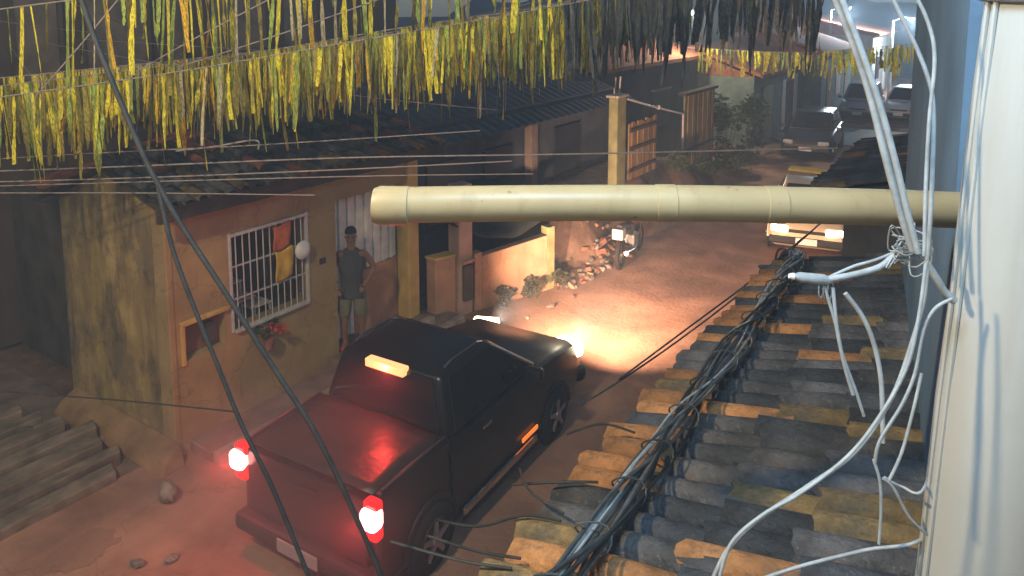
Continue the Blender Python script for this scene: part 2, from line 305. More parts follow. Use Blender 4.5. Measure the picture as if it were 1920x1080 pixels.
# ------------------------------------------------------------------ roof tiles
def barrel_mesh(name, L=0.44, r0=0.069, r1=0.056, th=0.011, seg=7, up=True, mats=None, nvar=3):
    out = []
    for i, m in enumerate(mats):
        row = []
        for q in range(nvar):
            rg = random.Random(i * 11 + q * 3 + (0 if up else 100)); v = []; f = []; n = seg + 1
            chip = [rg.uniform(-0.022, 0.012) for _ in range(n)]
            for j, (y, r) in enumerate(((0, r0), (L * .5, (r0 + r1) / 2), (L, r1))):
                for rr in (r, r - th):
                    for k in range(n):
                        a = math.pi * k / seg; sg = 1 if up else -1; w_ = rr * (1 + rg.uniform(-.04, .04))
                        v.append((w_ * math.cos(a), y + (chip[k] if j == 0 else 0), sg * w_ * math.sin(a) * 0.92))
            for j in range(2):
                o = j * 2 * n
                for k in range(seg): f += [(o + k, o + k + 1, o + 2 * n + k + 1, o + 2 * n + k), (o + n + k, o + 3 * n + k, o + 3 * n + k + 1, o + n + k + 1)]
                for k in (0, seg): f.append((o + k, o + 2 * n + k, o + 3 * n + k, o + n + k))
            for k in range(seg): f.append((k, n + k, n + k + 1, k + 1))
            me = bpy.data.meshes.new(name); me.from_pydata(v, [], f); me.update(); me.materials.append(m)
            for p in me.polygons: p.use_smooth = True
            me.set_sharp_from_angle(angle=R(55)); row.append(me)
        out.append(row)
    return out
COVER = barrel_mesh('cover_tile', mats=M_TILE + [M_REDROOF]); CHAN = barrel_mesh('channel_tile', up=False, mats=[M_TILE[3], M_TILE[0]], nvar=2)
def tiled_slope(parent, e0, e1, r0, r1, pitch=0.19, expo=0.40, weights=(5, 2, 2, 3, 0), rng=None, channels=True, jitter=1.0, litedge=False):
    """eave e0->e1, ridge r0->r1 (world). Barrel tiles run up the slope, each tile an object."""
    rng = rng or random.Random(3)
    e0, e1, r0, r1 = map(Vector, (e0, e1, r0, r1))
    along = e1 - e0; n = int(along.length / pitch); upv = (r0 - e0); L = upv.length; u = upv.normalized(); a = along.normalized()
    nrm = a.cross(u).normalized()
    if nrm.z < 0: nrm = -nrm
    rows = max(1, int(math.ceil((L - 0.1) / expo)))
    inv = Matrix.Translation(-parent.location)
    for i in range(n):
        for j in range(rows):
            for kind in ((0, 1) if channels else (0,)):
                off = (i + 0.5 * kind + 0.25) * pitch
                P = e0 + a * off + u * (j * expo - 0.06 + rng.uniform(-0.03, 0.03) * jitter + (0.03 if kind else 0)) + nrm * ((0.040 + rng.uniform(-.006, .008)) if not kind else 0.062)
                lit_wt = [weights[0], weights[1] * (9.0 if j == 0 else 2.2 if j == 1 else .4), weights[2] * (2.4 if j == 0 else .7), weights[3], weights[4]]  # clay at the eave, darker rows above: lamplight put into tile colours
                mesh = rng.choice(CHAN[rng.random() < .3] if kind else COVER[rng.choices(range(5), lit_wt)[0]])
                o = bpy.data.objects.new('channel_tile' if kind else 'roof_tile', mesh); COL.objects.link(o)
                rot = Matrix((a, u, nrm)).transposed().to_4x4()
                tilt = Matrix.Rotation(R(rng.uniform(-2.5, 2.5) * jitter), 4, 'Z') @ Matrix.Rotation(R(-1.8 + rng.uniform(-1.2, 1.2) * jitter), 4, 'X')
                o.parent = parent; o.matrix_parent_inverse = inv
                o.matrix_basis = Matrix.Translation(P) @ rot @ tilt

# ------------------------------------------------------------------ near ochre house on the left
XF = -7.40
h = thing('ochre_house', 'single storey ochre house with stained side wall, grilled window and open porch', 'house', (-8.5, 6.4, 0))
WIN = (5.10, 6.30, 1.18, 2.40); NICHE = (4.50, 5.02, 1.08, 1.50); DOOR = (6.78, 8.22, 0.24, 2.42)
# front wall out of panels around the openings (0.2 thick)
b = MB(); T = 0.22
def fp(y0, y1, z0, z1): b.bb(XF - T, XF, y0, y1, z0, z1)
fp(4.33, NICHE[0], 0, 3.0); fp(NICHE[0], NICHE[1], 0, NICHE[2]); fp(NICHE[0], NICHE[1], NICHE[3], 3.0); fp(NICHE[1], WIN[0], 0, 3.0)
fp(WIN[0], WIN[1], 0, WIN[2]); fp(WIN[0], WIN[1], WIN[3], 3.0); fp(WIN[1], DOOR[0], 0, 3.0); fp(DOOR[0], DOOR[1], DOOR[3], 3.0)
b.build('front_wall', M_OCHRE, h)
b = MB(); b.hexa([(-9.68, 4.33, 0), (XF - T - .002, 4.33, 0), (XF - T - .002, 4.55, 0), (-9.68, 4.55, 0)], [(-9.68, 4.33, 2.72), (XF - T - .002, 4.33, 3.05), (XF - T - .002, 4.55, 3.05), (-9.68, 4.55, 2.72)])
b.add([(-9.68, 4.332, 2.72), (-8.3, 4.332, 3.26), (XF - T, 4.332, 3.05), (-9.68, 4.548, 2.72), (-8.3, 4.548, 3.26), (XF - T, 4.548, 3.05)], [(0, 1, 2), (3, 5, 4), (0, 3, 4, 1), (1, 4, 5, 2)])
b.build('side_wall', M_OCHRE_OLD, h)
b = MB(); b.bb(XF - T - 0.005, XF + 0.012, 4.322, 4.40, 0, 3.0); b.build('corner_strip', M_OCHRE, h, bevel=0.01)
b = MB(); b.bb(-9.68, -9.46, 4.55, 8.5, 0, 2.72); b.bb(-9.46, XF - T, 8.30, 8.48, 0, 2.72); b.bb(-9.46, XF - 1.6, 6.5, 6.62, 0.02, 2.7); b.build('inner_wall', M_ORANGE, h)
# sloping plinth along the side wall
b = MB(); b.hexa([(-9.6, 4.02, -0.02), (-7.2, 4.02, -0.02), (-7.2, 4.329, -0.02), (-9.6, 4.329, -0.02)], [(-9.6, 4.12, 0.10), (-7.25, 4.10, 0.13), (-7.3, 4.329, 0.24), (-9.6, 4.329, 0.22)])
b.build('plinth', M_PLINTH, h, bevel=0.03)
# roof: deck, eave board, tiles
b = MB(); b.hexa([(-7.08, 4.12, 2.93), (-7.08, 8.75, 2.93), (-8.3, 8.75, 3.26), (-8.3, 4.12, 3.26)], [(-7.08, 4.12, 2.97), (-7.08, 8.75, 2.97), (-8.3, 8.75, 3.30), (-8.3, 4.12, 3.30)])
b.hexa([(-8.3, 4.12, 3.26), (-8.3, 8.75, 3.26), (-9.9, 8.75, 2.66), (-9.9, 4.12, 2.66)], [(-8.3, 4.12, 3.30), (-8.3, 8.75, 3.30), (-9.9, 8.75, 2.70), (-9.9, 4.12, 2.70)])
rf = b.build('roof', M_DECK, h)
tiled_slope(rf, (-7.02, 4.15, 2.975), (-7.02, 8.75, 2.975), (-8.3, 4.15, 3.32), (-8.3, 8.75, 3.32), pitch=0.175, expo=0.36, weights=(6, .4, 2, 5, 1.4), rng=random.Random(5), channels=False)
b = MB(); b.bb(-7.16, -7.10, 4.12, 8.75, 2.80, 2.925); b.build('eave_board', M_DECK, rf)
# window: reveal, frame, bars
wn = MB(); y0, y1, z0, z1 = WIN
wn.bb(XF - 0.02, XF + 0.02, y0 + 0.005, y0 + 0.04, z0, z1); wn.bb(XF - 0.02, XF + 0.02, y1 - 0.05, y1 - 0.005, z0, z1)
wn.bb(XF - 0.02, XF + 0.03, y0 + 0.041, y1 - 0.051, z1 - 0.05, z1 - 0.012); wn.bb(XF - 0.02, XF + 0.05, y0 + 0.041, y1 - 0.051, z0 - 0.01, z0 + 0.03)
wf = wn.build('window', M_GRILLE, h, bevel=0.006)
for k in range(11):
    yy = y0 + 0.10 + k * 0.098
    b = MB(); b.tube([(XF + 0.008, yy, z0 + 0.03), (XF + 0.008, yy, z1 - 0.05)], 0.0085, 6); o = b.build('bar', M_GRILLE); o.parent = wf
for zz in (z0 + 0.40, z0 + 0.80):
    b = MB(); b.bb(XF - 0.004, XF + 0.0, y0 + 0.04, y1 - 0.05, zz - 0.012, zz + 0.012); o = b.build('rail', M_GRILLE); o.parent = wf
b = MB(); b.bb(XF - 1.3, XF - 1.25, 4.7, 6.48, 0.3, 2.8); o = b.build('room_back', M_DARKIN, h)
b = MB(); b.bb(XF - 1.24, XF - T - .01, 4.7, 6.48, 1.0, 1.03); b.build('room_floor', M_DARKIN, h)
# meter niche box
b = MB(); y0, y1, z0, z1 = NICHE
b.bb(XF - 0.17, XF - 0.14, y0, y1, z0, z1); b.build('niche_back', mat('niche_dark', (0.16, 0.10, 0.06), 0.9), h)
b = MB(); b.bb(XF - 0.10, XF + 0.03, y0 - 0.05, y0, z0 - 0.04, z1 + 0.03); b.bb(XF - 0.10, XF + 0.05, y0 - 0.05, y1 + 0.05, z1 + .001, z1 + 0.05); b.build('niche_frame', M_YELLOW, h, bevel=0.008)
b = MB(); b.bb(XF - 0.139, XF - 0.05, y0 + 0.30, y0 + 0.42, z0 + 0.08, z0 + 0.32); b.build('meter', M_DARKWALL, h, bevel=0.01)
# number plate
b = MB(); b.bb(XF + 0.001, XF + 0.012, 6.48, 6.58, 1.62, 1.70); b.build('number_plaque', M_BLACKPL, h)
# porch: floor slab, side walls, slatted gate, half wall, corner pillar
b = MB(); b.bb(-9.2, -7.22, 6.62, 8.52, -0.02, 0.24); b.build('porch_floor', M_WALK, h, bevel=0.015)
b = MB(); b.bb(-7.22, -7.10, 6.62, 8.52, -0.02, 0.235); b.build('doorstep', M_KERB, h, bevel=0.02)
b = MB(); b.bb(-7.70, -7.63, 7.32, 8.245, 0.242, 1.20); b.build('half_wall', M_ORANGE, h, bevel=0.01)
b = MB(); b.bb(-7.86, -7.78, 6.785, 8.24, 2.40, 2.7); b.build('porch_lintel', M_OCHRE, h)
k = 0; yy = 6.80
while yy < 8.17:
    b = MB(); b.bb(-7.675, -7.645 + 0.02 * (k % 2), yy, yy + 0.07, 1.21 if yy > 7.30 else 0.30, 2.38); b.build('gate_slat', M_SLAT, h, bevel=0.006); yy += 0.085; k += 1
for zz in (1.25, 2.28):
    b = MB(); b.bb(-7.715, -7.678, 6.80, 8.22, zz - 0.02, zz + 0.02); b.build('gate_rail', M_SLAT, h)
b = MB(); b.bb(-7.62, -7.36, 8.22, 8.46, 0.0, 2.85); b.build('pillar', M_YELLOW, h, bevel=0.025)
b = MB(); b.bb(-8.47, -7.72, 8.25, 8.29, 0.242, 2.6); b.build('porch_side_wall', M_ORANGE, h)
b = MB(); b.bb(-7.64, XF - .03, 6.70, 6.78, 0.242, 2.42); b.build('door_jamb', M_YELLOW, h, bevel=0.008)

# things in and on the window
def cloth(name, m, label, cat, y0, y1, z0, z1, x):
    v = []; f = []; nx, nz = 10, 10
    for j in range(nz + 1):
        for i in range(nx + 1):
            u = i / nx; t = j / nz
            v.append((x + 0.012 * math.sin(u * 9 + t * 2) * t, y0 + (y1 - y0) * u + 0.015 * math.sin(t * 5), z1 + (z0 - z1) * t - 0.02 * math.sin(u * 5)))
    for j in range(nz):
        for i in range(nx): a = j * (nx + 1) + i; f.append((a, a + 1, a + nx + 2, a + nx + 1))
    b = MB(); b.add(v, f); o = b.build(name, m, smooth=60); s = o.modifiers.new('solid', 'SOLIDIFY'); s.thickness = 0.006
    return tag(o, label, cat)
cloth('hanging_cloth', M_REDCLOTH, 'orange red cloth hung on the white window grille', 'cloth', 5.72, 5.99, 2.02, 2.34, XF + 0.032)
cloth('hanging_towel', M_YELCLOTH, 'yellow towel hung below the orange red cloth on the grille', 'towel', 5.74, 6.02, 1.62, 2.01, XF + 0.034)
b = MB(); prof = [(-0.03, 0.001), (-0.028, 0.06), (-0.01, 0.115), (0.02, 0.125), (0.045, 0.10), (0.06, 0.05), (0.062, 0.001)]
b.lathe(prof, (XF + 0.055, 6.15, 1.93), 'x', 18); tag(b.build('white_hat', M_WHITE, smooth=60), 'round white hat hanging at the right of the window grille', 'hat')
for i, (x, y, z) in enumerate(((-7.95, 5.42, 1.62), (-7.80, 5.50, 1.42), (-7.78, 5.72, 1.28))):
    t = thing('plastic_stool', ['small white stool highest of three inside the grilled window', 'middle white stool of three inside the grilled window', 'lowest white stool of three inside the grilled window'][i], 'stool', (x, y, 1.03), world=False, group='white stools behind the grille')
    hh = z - 1.03
    b = MB(); b.box((0, 0, hh - 0.012), (0.30, 0.30, 0.025)); b.build('seat', M_GRILLE, t, bevel=0.008)
    for sx in (-1, 1):
        for sy in (-1, 1): b = MB(); b.tube([(sx * 0.125, sy * 0.125, hh - 0.025), (sx * 0.14, sy * 0.14, 0)], 0.014, 6); b.build('leg', M_GRILLE, t)

# ------------------------------------------------------------------ foliage
def leaf_mass(n, cx, cy, cz, rx, ry, rz, size, rng, lump=5):
    v = []; f = []
    cl = [(cx + rng.uniform(-.6, .6) * rx, cy + rng.uniform(-.6, .6) * ry, cz + rng.uniform(-.5, .7) * rz, rng.uniform(.35, .6)) for _ in range(lump)]
    for _ in range(n):
        c = rng.choice(cl); d = Vector((rng.gauss(0, 1), rng.gauss(0, 1), rng.gauss(0, 1))).normalized() * (rng.random() ** 0.45)
        p = Vector((c[0] + d.x * rx * c[3], c[1] + d.y * ry * c[3], max(0.02, c[2] + d.z * rz * c[3])))
        a = Vector((rng.gauss(0, 1), rng.gauss(0, 1), rng.gauss(0, .6))).normalized(); q = a.cross(Vector((rng.gauss(0, 1), rng.gauss(0, 1), rng.gauss(0, 1)))).normalized()
        s = size * rng.uniform(.6, 1.4); o = len(v)
        v += [p - a * s, p + q * s * .45, p + a * s, p - q * s * .45]; f.append((o, o + 1, o + 2, o + 3))
    b = MB(); b.add(v, f); return b
def shrub(name, label, c, r, n, size, m, seed, group=None, stems=4):
    rng = random.Random(seed); t = thing(name, label, 'shrub', c, world=False, group=group)
    leaf_mass(n, 0, 0, r[2], r[0], r[1], r[2], size, rng).build('foliage', m, t)
    b = MB()
    for k in range(stems): b.tube([(rng.uniform(-.05, .05), rng.uniform(-.05, .05), -0.05), (rng.uniform(-.5, .5) * r[0], rng.uniform(-.5, .5) * r[1], r[2] * 1.2)], [0.02, 0.008], 5)
    b.build('stem', M_STEM, t); return t
fl = thing('potted_flower', 'small red flowering plant on the wall under the grilled window', 'flower', (XF + 0.10, 5.55, 0.86), world=False)
b = MB(); b.lathe([(0, 0.05), (0.14, 0.075), (0.15, 0.078), (0.15, 0.001)], (0, 0, -0.02), 'z', 14); b.build('pot', M_BRICK, fl, smooth=50)
leaf_mass(110, 0, 0, 0.22, 0.12, 0.2, 0.10, 0.035, random.Random(1)).build('foliage', M_LEAF2, fl)
leaf_mass(60, 0.03, 0.05, 0.22, 0.12, 0.2, 0.09, 0.03, random.Random(2)).build('petals', M_FLOWER, fl)

# ------------------------------------------------------------------ far-left dark wall and red roof
t = thing('sooty_yard_wall', 'tall sooty dark wall left of the mouldy house side', 'wall', (-12, 4.9, 0))
b = MB(); b.bb(-16.5, -9.70, 4.75, 4.98, -0.05, 2.35); b.build('wall_face', M_DARKWALL, t)
b = MB(); b.bb(-16.5, -9.72, 4.70, 5.03, 2.352, 2.42); b.build('coping', M_DARKWALL, t, bevel=0.01)
t = thing('red_shed_roof', 'low dull red tiled shed roof behind the sooty wall', 'shed', (-12.5, 5.8, 0))
b = MB(); b.bb(-16.3, -10.4, 5.15, 7.5, 0, 2.3); b.build('wall', M_DARKWALL, t)
b = MB(); b.hexa([(-16.5, 4.95, 2.32), (-10.2, 4.95, 2.32), (-10.2, 7.6, 2.78), (-16.5, 7.6, 2.78)], [(-16.5, 4.95, 2.36), (-10.2, 4.95, 2.36), (-10.2, 7.6, 2.82), (-16.5, 7.6, 2.82)]); b.build('roof_deck', M_DECK, t)
tiled_slope(t, (-14.2, 4.98, 2.36), (-10.3, 4.98, 2.36), (-14.2, 7.6, 2.82), (-10.3, 7.6, 2.82), pitch=0.175, expo=0.38, weights=(0, 0, 0, 0, 1), channels=False, rng=random.Random(9))

# ------------------------------------------------------------------ two-storey building behind (top left)
t = thing('brown_upper_building', 'dark brown building with taupe shutters high behind the ochre house', 'building', (-12.6, 7, 0))
b = MB(); b.bb(-18, -12.1, 2.0, 13.2, 0, 8.5); b.build('wall', M_PURPLE, t)
for k, (ya, yb) in enumerate(((4.95, 5.55), (5.95, 6.95), (7.3, 7.6), (8.2, 9.4), (9.8, 10.7))):
    b = MB(); b.bb(-12.12, -12.04, ya, yb, 3.5, 6.6); o = b.build('shutter', M_PANEL, t, bevel=0.01)
    b = MB(); b.bb(-12.14, -12.0, ya - 0.06, ya - 0.005, 3.45, 6.7); b.bb(-12.14, -12.0, yb + 0.005, yb + 0.06, 3.45, 6.7); b.build('shutter_frame', M_PURPLE, t)
b = MB(); b.bb(-12.3, -11.9, 1.9, 13.3, 3.15, 3.3); b.build('ledge', M_PURPLE, t, bevel=0.02)

# ------------------------------------------------------------------ slate-blue house, posts and low wall
t = thing('slate_blue_house', 'dark slate blue house with ribbed sheet roof beyond the yellow pillar', 'house', (-9.5, 11.5, 0))
b = MB(); b.bb(-12.0, -8.2, 8.9, 17.2, 0, 3.0); b.build('wall', M_NAVY, t)
b = MB(); n = 60; v = []; f = []
for i in range(n + 1):
    y = 8.7 + (17.4 - 8.7) * i / n; dz = 0.025 * (i % 2)
    v += [(-7.75, y, 2.72 + dz), (-10.2, y, 3.75 + dz), (-7.75, y, 2.69 + dz), (-10.2, y, 3.70 + dz)]
for i in range(n): a = i * 4; f += [(a, a + 4, a + 5, a + 1), (a + 2, a + 3, a + 7, a + 6), (a, a + 2, a + 6, a + 4), (a + 1, a + 5, a + 7, a + 3)]
b.add(v, f); b.build('sheet_roof', M_NAVY, t)
b = MB(); b.bb(-11.9, -10.2, 8.7, 17.4, 3.0, 4.3); b.build('upper_wall', M_NAVY, t)
b = MB(); b.bb(-8.16, -7.98, 12.75, 13.0, 0.0, 2.68); b.build('column', M_PANEL, t, bevel=0.01)
for (ya, yb, za, zb) in ((9.6, 10.6, 1.2, 2.3), (11.3, 12.3, 1.2, 2.3), (14.0, 15.2, 1.3, 2.4)):
    b = MB(); b.bb(-8.19, -8.14, ya, yb, za, zb); o = b.build('window', M_DARKCAR, t); o2 = MB().bb(-8.19, -8.10, ya - 0.05, yb + 0.05, za - 0.07, za - 0.005).build('sill', M_NAVY, t)

mp_ = thing('meter_post', 'pinkish plastered post with a dark meter door beside the low wall', 'post', (-7.15, 9.30, 0))
b = MB(); b.hexa([(-7.36, 9.18, 0), (-7.10, 9.14, 0), (-7.04, 9.42, 0), (-7.30, 9.46, 0)], [(-7.36, 9.18, 2.2), (-7.10, 9.14, 2.2), (-7.04, 9.42, 2.2), (-7.30, 9.46, 2.2)]); b.build('shaft', mat('pink_plaster', (0.47, 0.31, 0.25), 0.9, 0.2, 3, 0.2), mp_, bevel=0.012)
b = MB(); b.hexa([(-7.10, 9.20, .25), (-7.04, 9.19, .25), (-7.00, 9.38, .25), (-7.06, 9.40, .25)], [(-7.10, 9.20, .85), (-7.04, 9.19, .85), (-7.00, 9.38, .85), (-7.06, 9.40, .85)]); b.build('meter_door', M_DARKWALL, mp_, bevel=0.008)
b = MB(); b.hexa([(-7.13, 9.16, .90), (-7.0, 9.14, .90), (-6.96, 9.42, .90), (-7.09, 9.44, .90)], [(-7.13, 9.16, .95), (-7.0, 9.14, .95), (-6.96, 9.42, .95), (-7.09, 9.44, .95)]); b.build('ledge', M_ORANGE, mp_, bevel=0.008)
lw0 = thing('side_parapet', 'short orange streaked parapet left of the meter post', 'wall', (-7.3, 8.95, 0))
b = MB(); b.hexa([(-7.50, 8.78, 0), (-7.30, 8.76, 0), (-7.16, 9.12, 0), (-7.36, 9.16, 0)], [(-7.50, 8.78, 1.02), (-7.30, 8.76, 1.02), (-7.16, 9.12, 1.02), (-7.36, 9.16, 1.02)]); b.build('wall_face', M_ORANGE, lw0, bevel=0.012)
b = MB(); b.hexa([(-7.52, 8.76, 1.022), (-7.28, 8.74, 1.022), (-7.14, 9.12, 1.022), (-7.38, 9.16, 1.022)], [(-7.52, 8.76, 1.07), (-7.28, 8.74, 1.07), (-7.14, 9.12, 1.07), (-7.38, 9.16, 1.07)]); b.build('coping', M_YELLOW, lw0, bevel=0.01)
lw = thing('low_orange_wall', 'low orange plastered garden wall lit by the headlights', 'wall', (-6.75, 10.2, 0))
def seg_box(b, p, q, th, z0, z1a, z1b):
    d = Vector((q[0] - p[0], q[1] - p[1])).normalized(); nx, ny = -d.y * th, d.x * th
    c = [p, q, (q[0] + nx, q[1] + ny), (p[0] + nx, p[1] + ny)]
    b.hexa([(a[0], a[1], z0) for a in c], [(c[0][0], c[0][1], z1a), (c[1][0], c[1][1], z1b), (c[2][0], c[2][1], z1b), (c[3][0], c[3][1], z1a)])
b = MB(); seg_box(b, (-6.97, 9.60), (-6.50, 10.93), 0.16, 0, 0.93, 1.02); b.build('wall_face', M_ORANGE, lw, bevel=0.01)
b = MB(); seg_box(b, (-7.02, 9.46), (-6.97, 9.595), 0.18, 0, 1.0, 1.0); b.build('buttress', M_ORANGE, lw, bevel=0.01)
b = MB(); seg_box(b, (-6.495, 10.935), (-6.44, 11.09), 0.2, 0, 1.16, 1.16); b.build('end_post', M_GREENPOST, lw, bevel=0.012)
# dark tarpaulin slung behind the wall
v = []; f = []; nx, ny = 14, 10
for j in range(ny + 1):
    for i in range(nx + 1):
        u = i / nx; s = j / ny
        v.append((-8.18 + s * (1.05 + 0.35 * u), 8.95 + u * 3.0, 1.95 - 0.35 * s - 0.45 * s * math.sin(math.pi * u) - 0.25 * u + 0.02 * math.sin(u * 20)))
for j in range(ny):
    for i in range(nx): a = j * (nx + 1) + i; f.append((a, a + 1, a + nx + 2, a + nx + 1))
b = MB(); b.add(v, f); o = b.build('tarpaulin', M_TARP, smooth=60); s = o.modifiers.new('solid', 'SOLIDIFY'); s.thickness = 0.008
tag(o, 'dark sagging tarpaulin slung above the low orange wall', 'tarpaulin')
for i, (x, y, r, n, sd) in enumerate(((-6.75, 10.0, (0.16, 0.3, 0.16), 260, 3), (-6.50, 10.55, (0.18, 0.32, 0.18), 280, 4), (-6.32, 11.1, (0.2, 0.3, 0.2), 280, 6))):
    shrub('weed_clump', ['low weeds at the near foot of the low orange wall', 'low weeds at the middle foot of the low orange wall', 'low weeds beside the end post of the orange wall'][i], (x, y, 0), r, n, 0.05, M_GRASS, sd, group='weeds along the low wall')

# ------------------------------------------------------------------ gate, fence and garden on the bank
t = thing('board_gate', 'brown board gate beside the mossy post on the bank', 'gate', (-6.9, 16.0, 1.1))
yy = 15.20; k = 0
while yy < 16.75:
    b = MB(); b.bb(-6.93 + 0.008 * (k % 2), -6.90 + 0.008 * (k % 2), yy, yy + 0.15, 1.12, 2.44 + 0.03 * math.sin(k * 2.3)); b.build('board', M_WOOD, t, bevel=0.004); yy += 0.16; k += 1
for zz in (1.35, 1.85, 2.28):
    b = MB(); b.bb(-6.89, -6.86, 15.2, 16.76, zz - 0.04, zz + 0.04); b.build('rail', M_DECK, t)
t = thing('mossy_gate_post', 'tall mossy green post left of the board gate', 'post', (-6.95, 14.7, 1.0))
b = MB(); b.bb(-7.08, -6.86, 14.5, 14.95, 0.9, 3.1); b.build('shaft', M_GREENPOST, t, bevel=0.02)
b = MB(); b.bb(-7.12, -6.82, 14.44, 15.0, 3.102, 3.16); b.build('cap', M_CONC, t, bevel=0.01)
for yy in (14.55, 14.80): b = MB(); b.tube([(-6.97, yy, 3.16), (-6.96, yy + .03, 3.55)], 0.02, 6); b.build('rebar', M_WIRE, t)
t = thing('metal_pole_arm', 'thin pale metal pole with a sloping arm between gate and fence', 'pole', (-6.9, 18.6, 0.6))
b = MB(); b.tube([(-6.9, 18.65, 0.5), (-6.9, 18.62, 2.28)], 0.03, 8); b.build('pole', M_GRILLE, t)
b = MB(); b.tube([(-6.9, 18.62, 2.27), (-6.9, 16.9, 2.62), (-6.9, 15.1, 3.02)], 0.022, 8); b.build('arm', M_GRILLE, t)
b = MB(); b.lathe([(-0.05, 0.02), (-0.04, 0.05), (0.04, 0.05), (0.05, 0.02)], (-6.9, 16.9, 2.64), 'z', 10); b.build('joint', M_GRILLE, t)
t = thing('plank_fence', 'brown vertical plank fence with dark coping beyond the metal pole', 'fence', (-6.9, 20, 0.3))
yy = 18.75; k = 0
while yy < 21.1:
    b = MB(); b.bb(-6.95 + 0.012 * (k % 2), -6.90 + 0.012 * (k % 2), yy, yy + 0.19, 0.2, 2.74); b.build('plank', M_WOOD if k % 3 else M_GREENPOST, t, bevel=0.004); yy += 0.2; k += 1
b = MB(); b.bb(-7.05, -6.82, 18.6, 21.25, 2.745, 2.82); b.build('coping', M_DECK, t)
b = MB(); b.bb(-6.885, -6.86, 18.75, 21.1, 1.2, 1.28); b.build('rail', M_DECK, t)
for i, (x, y, z, r, n, m, sd, lb) in enumerate((
        (-7.0, 22.6, 0.1, (0.7, 1.3, 1.15), 900, M_LEAF, 21, 'tall dark hedge bush next to the plank fence'),
        (-7.0, 25.2, 0.1, (0.6, 1.3, 1.05), 900, M_LEAF, 22, 'tall dark hedge bush behind the navy parked car'),
        (-6.5, 20.2, 0.2, (0.45, 0.8, 0.42), 420, M_LEAF2, 23, 'leafy green plant in front of the plank fence'),
        (-6.35, 21.9, 0.1, (0.45, 0.8, 0.40), 420, M_LEAF2, 24, 'leafy green plant in front of the tall hedge'),
        (-6.6, 17.5, 0.9, (0.3, 0.5, 0.30), 260, M_LEAF2, 25, 'small plant on the bank between gate and metal pole'))):
    shrub('hedge_bush' if i < 2 else 'garden_plant', lb, (x, y, z), r, n, 0.09 if i < 2 else 0.08, m, sd)
# rubble on the bank: bricks and stones one by one
def rock_mesh(seed, m, s=(1, 1, 1)):
    rng = random.Random(seed); bm = bmesh.new(); bmesh.ops.create_icosphere(bm, subdivisions=1, radius=0.5)
    for v in bm.verts: v.co = Vector((v.co.x * s[0], v.co.y * s[1], v.co.z * s[2])) * rng.uniform(0.7, 1.2)
    me = bpy.data.meshes.new('rubble_piece'); bm.to_mesh(me); bm.free(); me.materials.append(m); return me
def brick_mesh(m):
    b = MB(); b.box((0, 0, 0), (1, 0.5, 0.42)); me = bpy.data.meshes.new('brick'); me.from_pydata(b.v, [], b.f); me.materials.append(m); return me
RK = [rock_mesh(i, M_STONE, (1, .8, .6)) for i in range(4)] + [rock_mesh(9, M_BRICK, (1, .7, .55)), brick_mesh(M_BRICK), brick_mesh(M_BRICK)]
rp = thing('rubble_heap', 'heap of broken pinkish bricks on the bank before the motorcycle', 'rubble', (-6.5, 12.2, 0))
rng = random.Random(31)
for k in range(110):
    y = rng.uniform(11.2, 13.9); x = -6.15 - abs(rng.gauss(0, 0.38)) + 0.15 * rng.random()
    me = rng.choice(RK); o = bpy.data.objects.new('brick' if me in RK[5:] else 'rubble_piece', me); COL.objects.link(o)
    o.parent = rp; o.matrix_parent_inverse = Matrix.Translation(-rp.location)
    s = rng.uniform(0.07, 0.24); o.scale = (s, s, s); o.location = (x, y, max(0, bank(x, y)) + s * 0.15); o.rotation_euler = (rng.uniform(-.5, .5), rng.uniform(-.5, .5), rng.uniform(0, 6))
# loose rubble in the side yard and by the wall: separate things
spots = [(-9.37, 3.52), (-9.25, 3.62), (-8.98, 3.50), (-8.72, 4.02), (-8.66, 3.90), (-8.42, 4.0), (-8.30, 3.92), (-8.52, 3.86), (-7.0, 8.75), (-6.88, 9.1), (-6.78, 9.3), (-6.40, 9.55), (-6.15, 9.7), (-6.05, 10.3), (-5.95, 10.9), (-6.0, 3.4), (-6.2, 3.2), (-5.9, 3.1)]
names = ['leftmost pale stone lying by the sooty wall', 'pale stone next to the leftmost one by the sooty wall', 'pale stone standing alone in front of the sooty wall', 'pale stone at the top of the yard steps nearest the house', 'second stone at the top of the yard steps', 'flat stone on the yard floor below the mouldy wall', 'small stone on the yard floor below the mouldy wall', 'small stone between the steps and the mouldy wall',
         'small stone at the foot of the yellow pillar', 'small stone below the meter post', 'small stone right of the meter post foot', 'pale stone on the street edge before the low wall', 'pale stone on the street beyond the pickup shadow', 'small stone near the middle weeds', 'small stone near the end post weeds', 'small stone left of the left tail lamp on the street', 'second small stone on the street left of the pickup', 'third small stone on the street left of the pickup']
for k, (x, y) in enumerate(spots):
    me = RK[k % 5]; o = bpy.data.objects.new('loose_stone', me); COL.objects.link(o); s = rng.uniform(0.06, 0.15)
    o.scale = (s * 1.3, s, s); zz = 0.0
    if -9.6 < x < -7.6 and y < 3.6: zz = 0.22
    if -7.6 < x < -6.98 and 4.5 < y < 9: zz = 0.13
    o.location = (x, y, zz + s * 0.2); o.rotation_euler = (0.2, 0.1, rng.uniform(0, 6)); tag(o, names[k], 'stone', 'loose stones by the road')
bm = bmesh.new(); bmesh.ops.create_icosphere(bm, subdivisions=3, radius=0.12)
for v in bm.verts:
    v.co = Vector((v.co.x * .8, v.co.y * 0.7, v.co.z * .9)) * (1 + 0.45 * noise.noise(v.co * 22)); v.co.z = max(v.co.z, -0.10)
me = bpy.data.meshes.new('plastic_bag'); bm.to_mesh(me); bm.free(); me.materials.append(mat('grey_green_plastic', (0.22, 0.22, 0.18), 0.45, 0.2, 10, 0.2))
for p in me.polygons: p.use_smooth = True
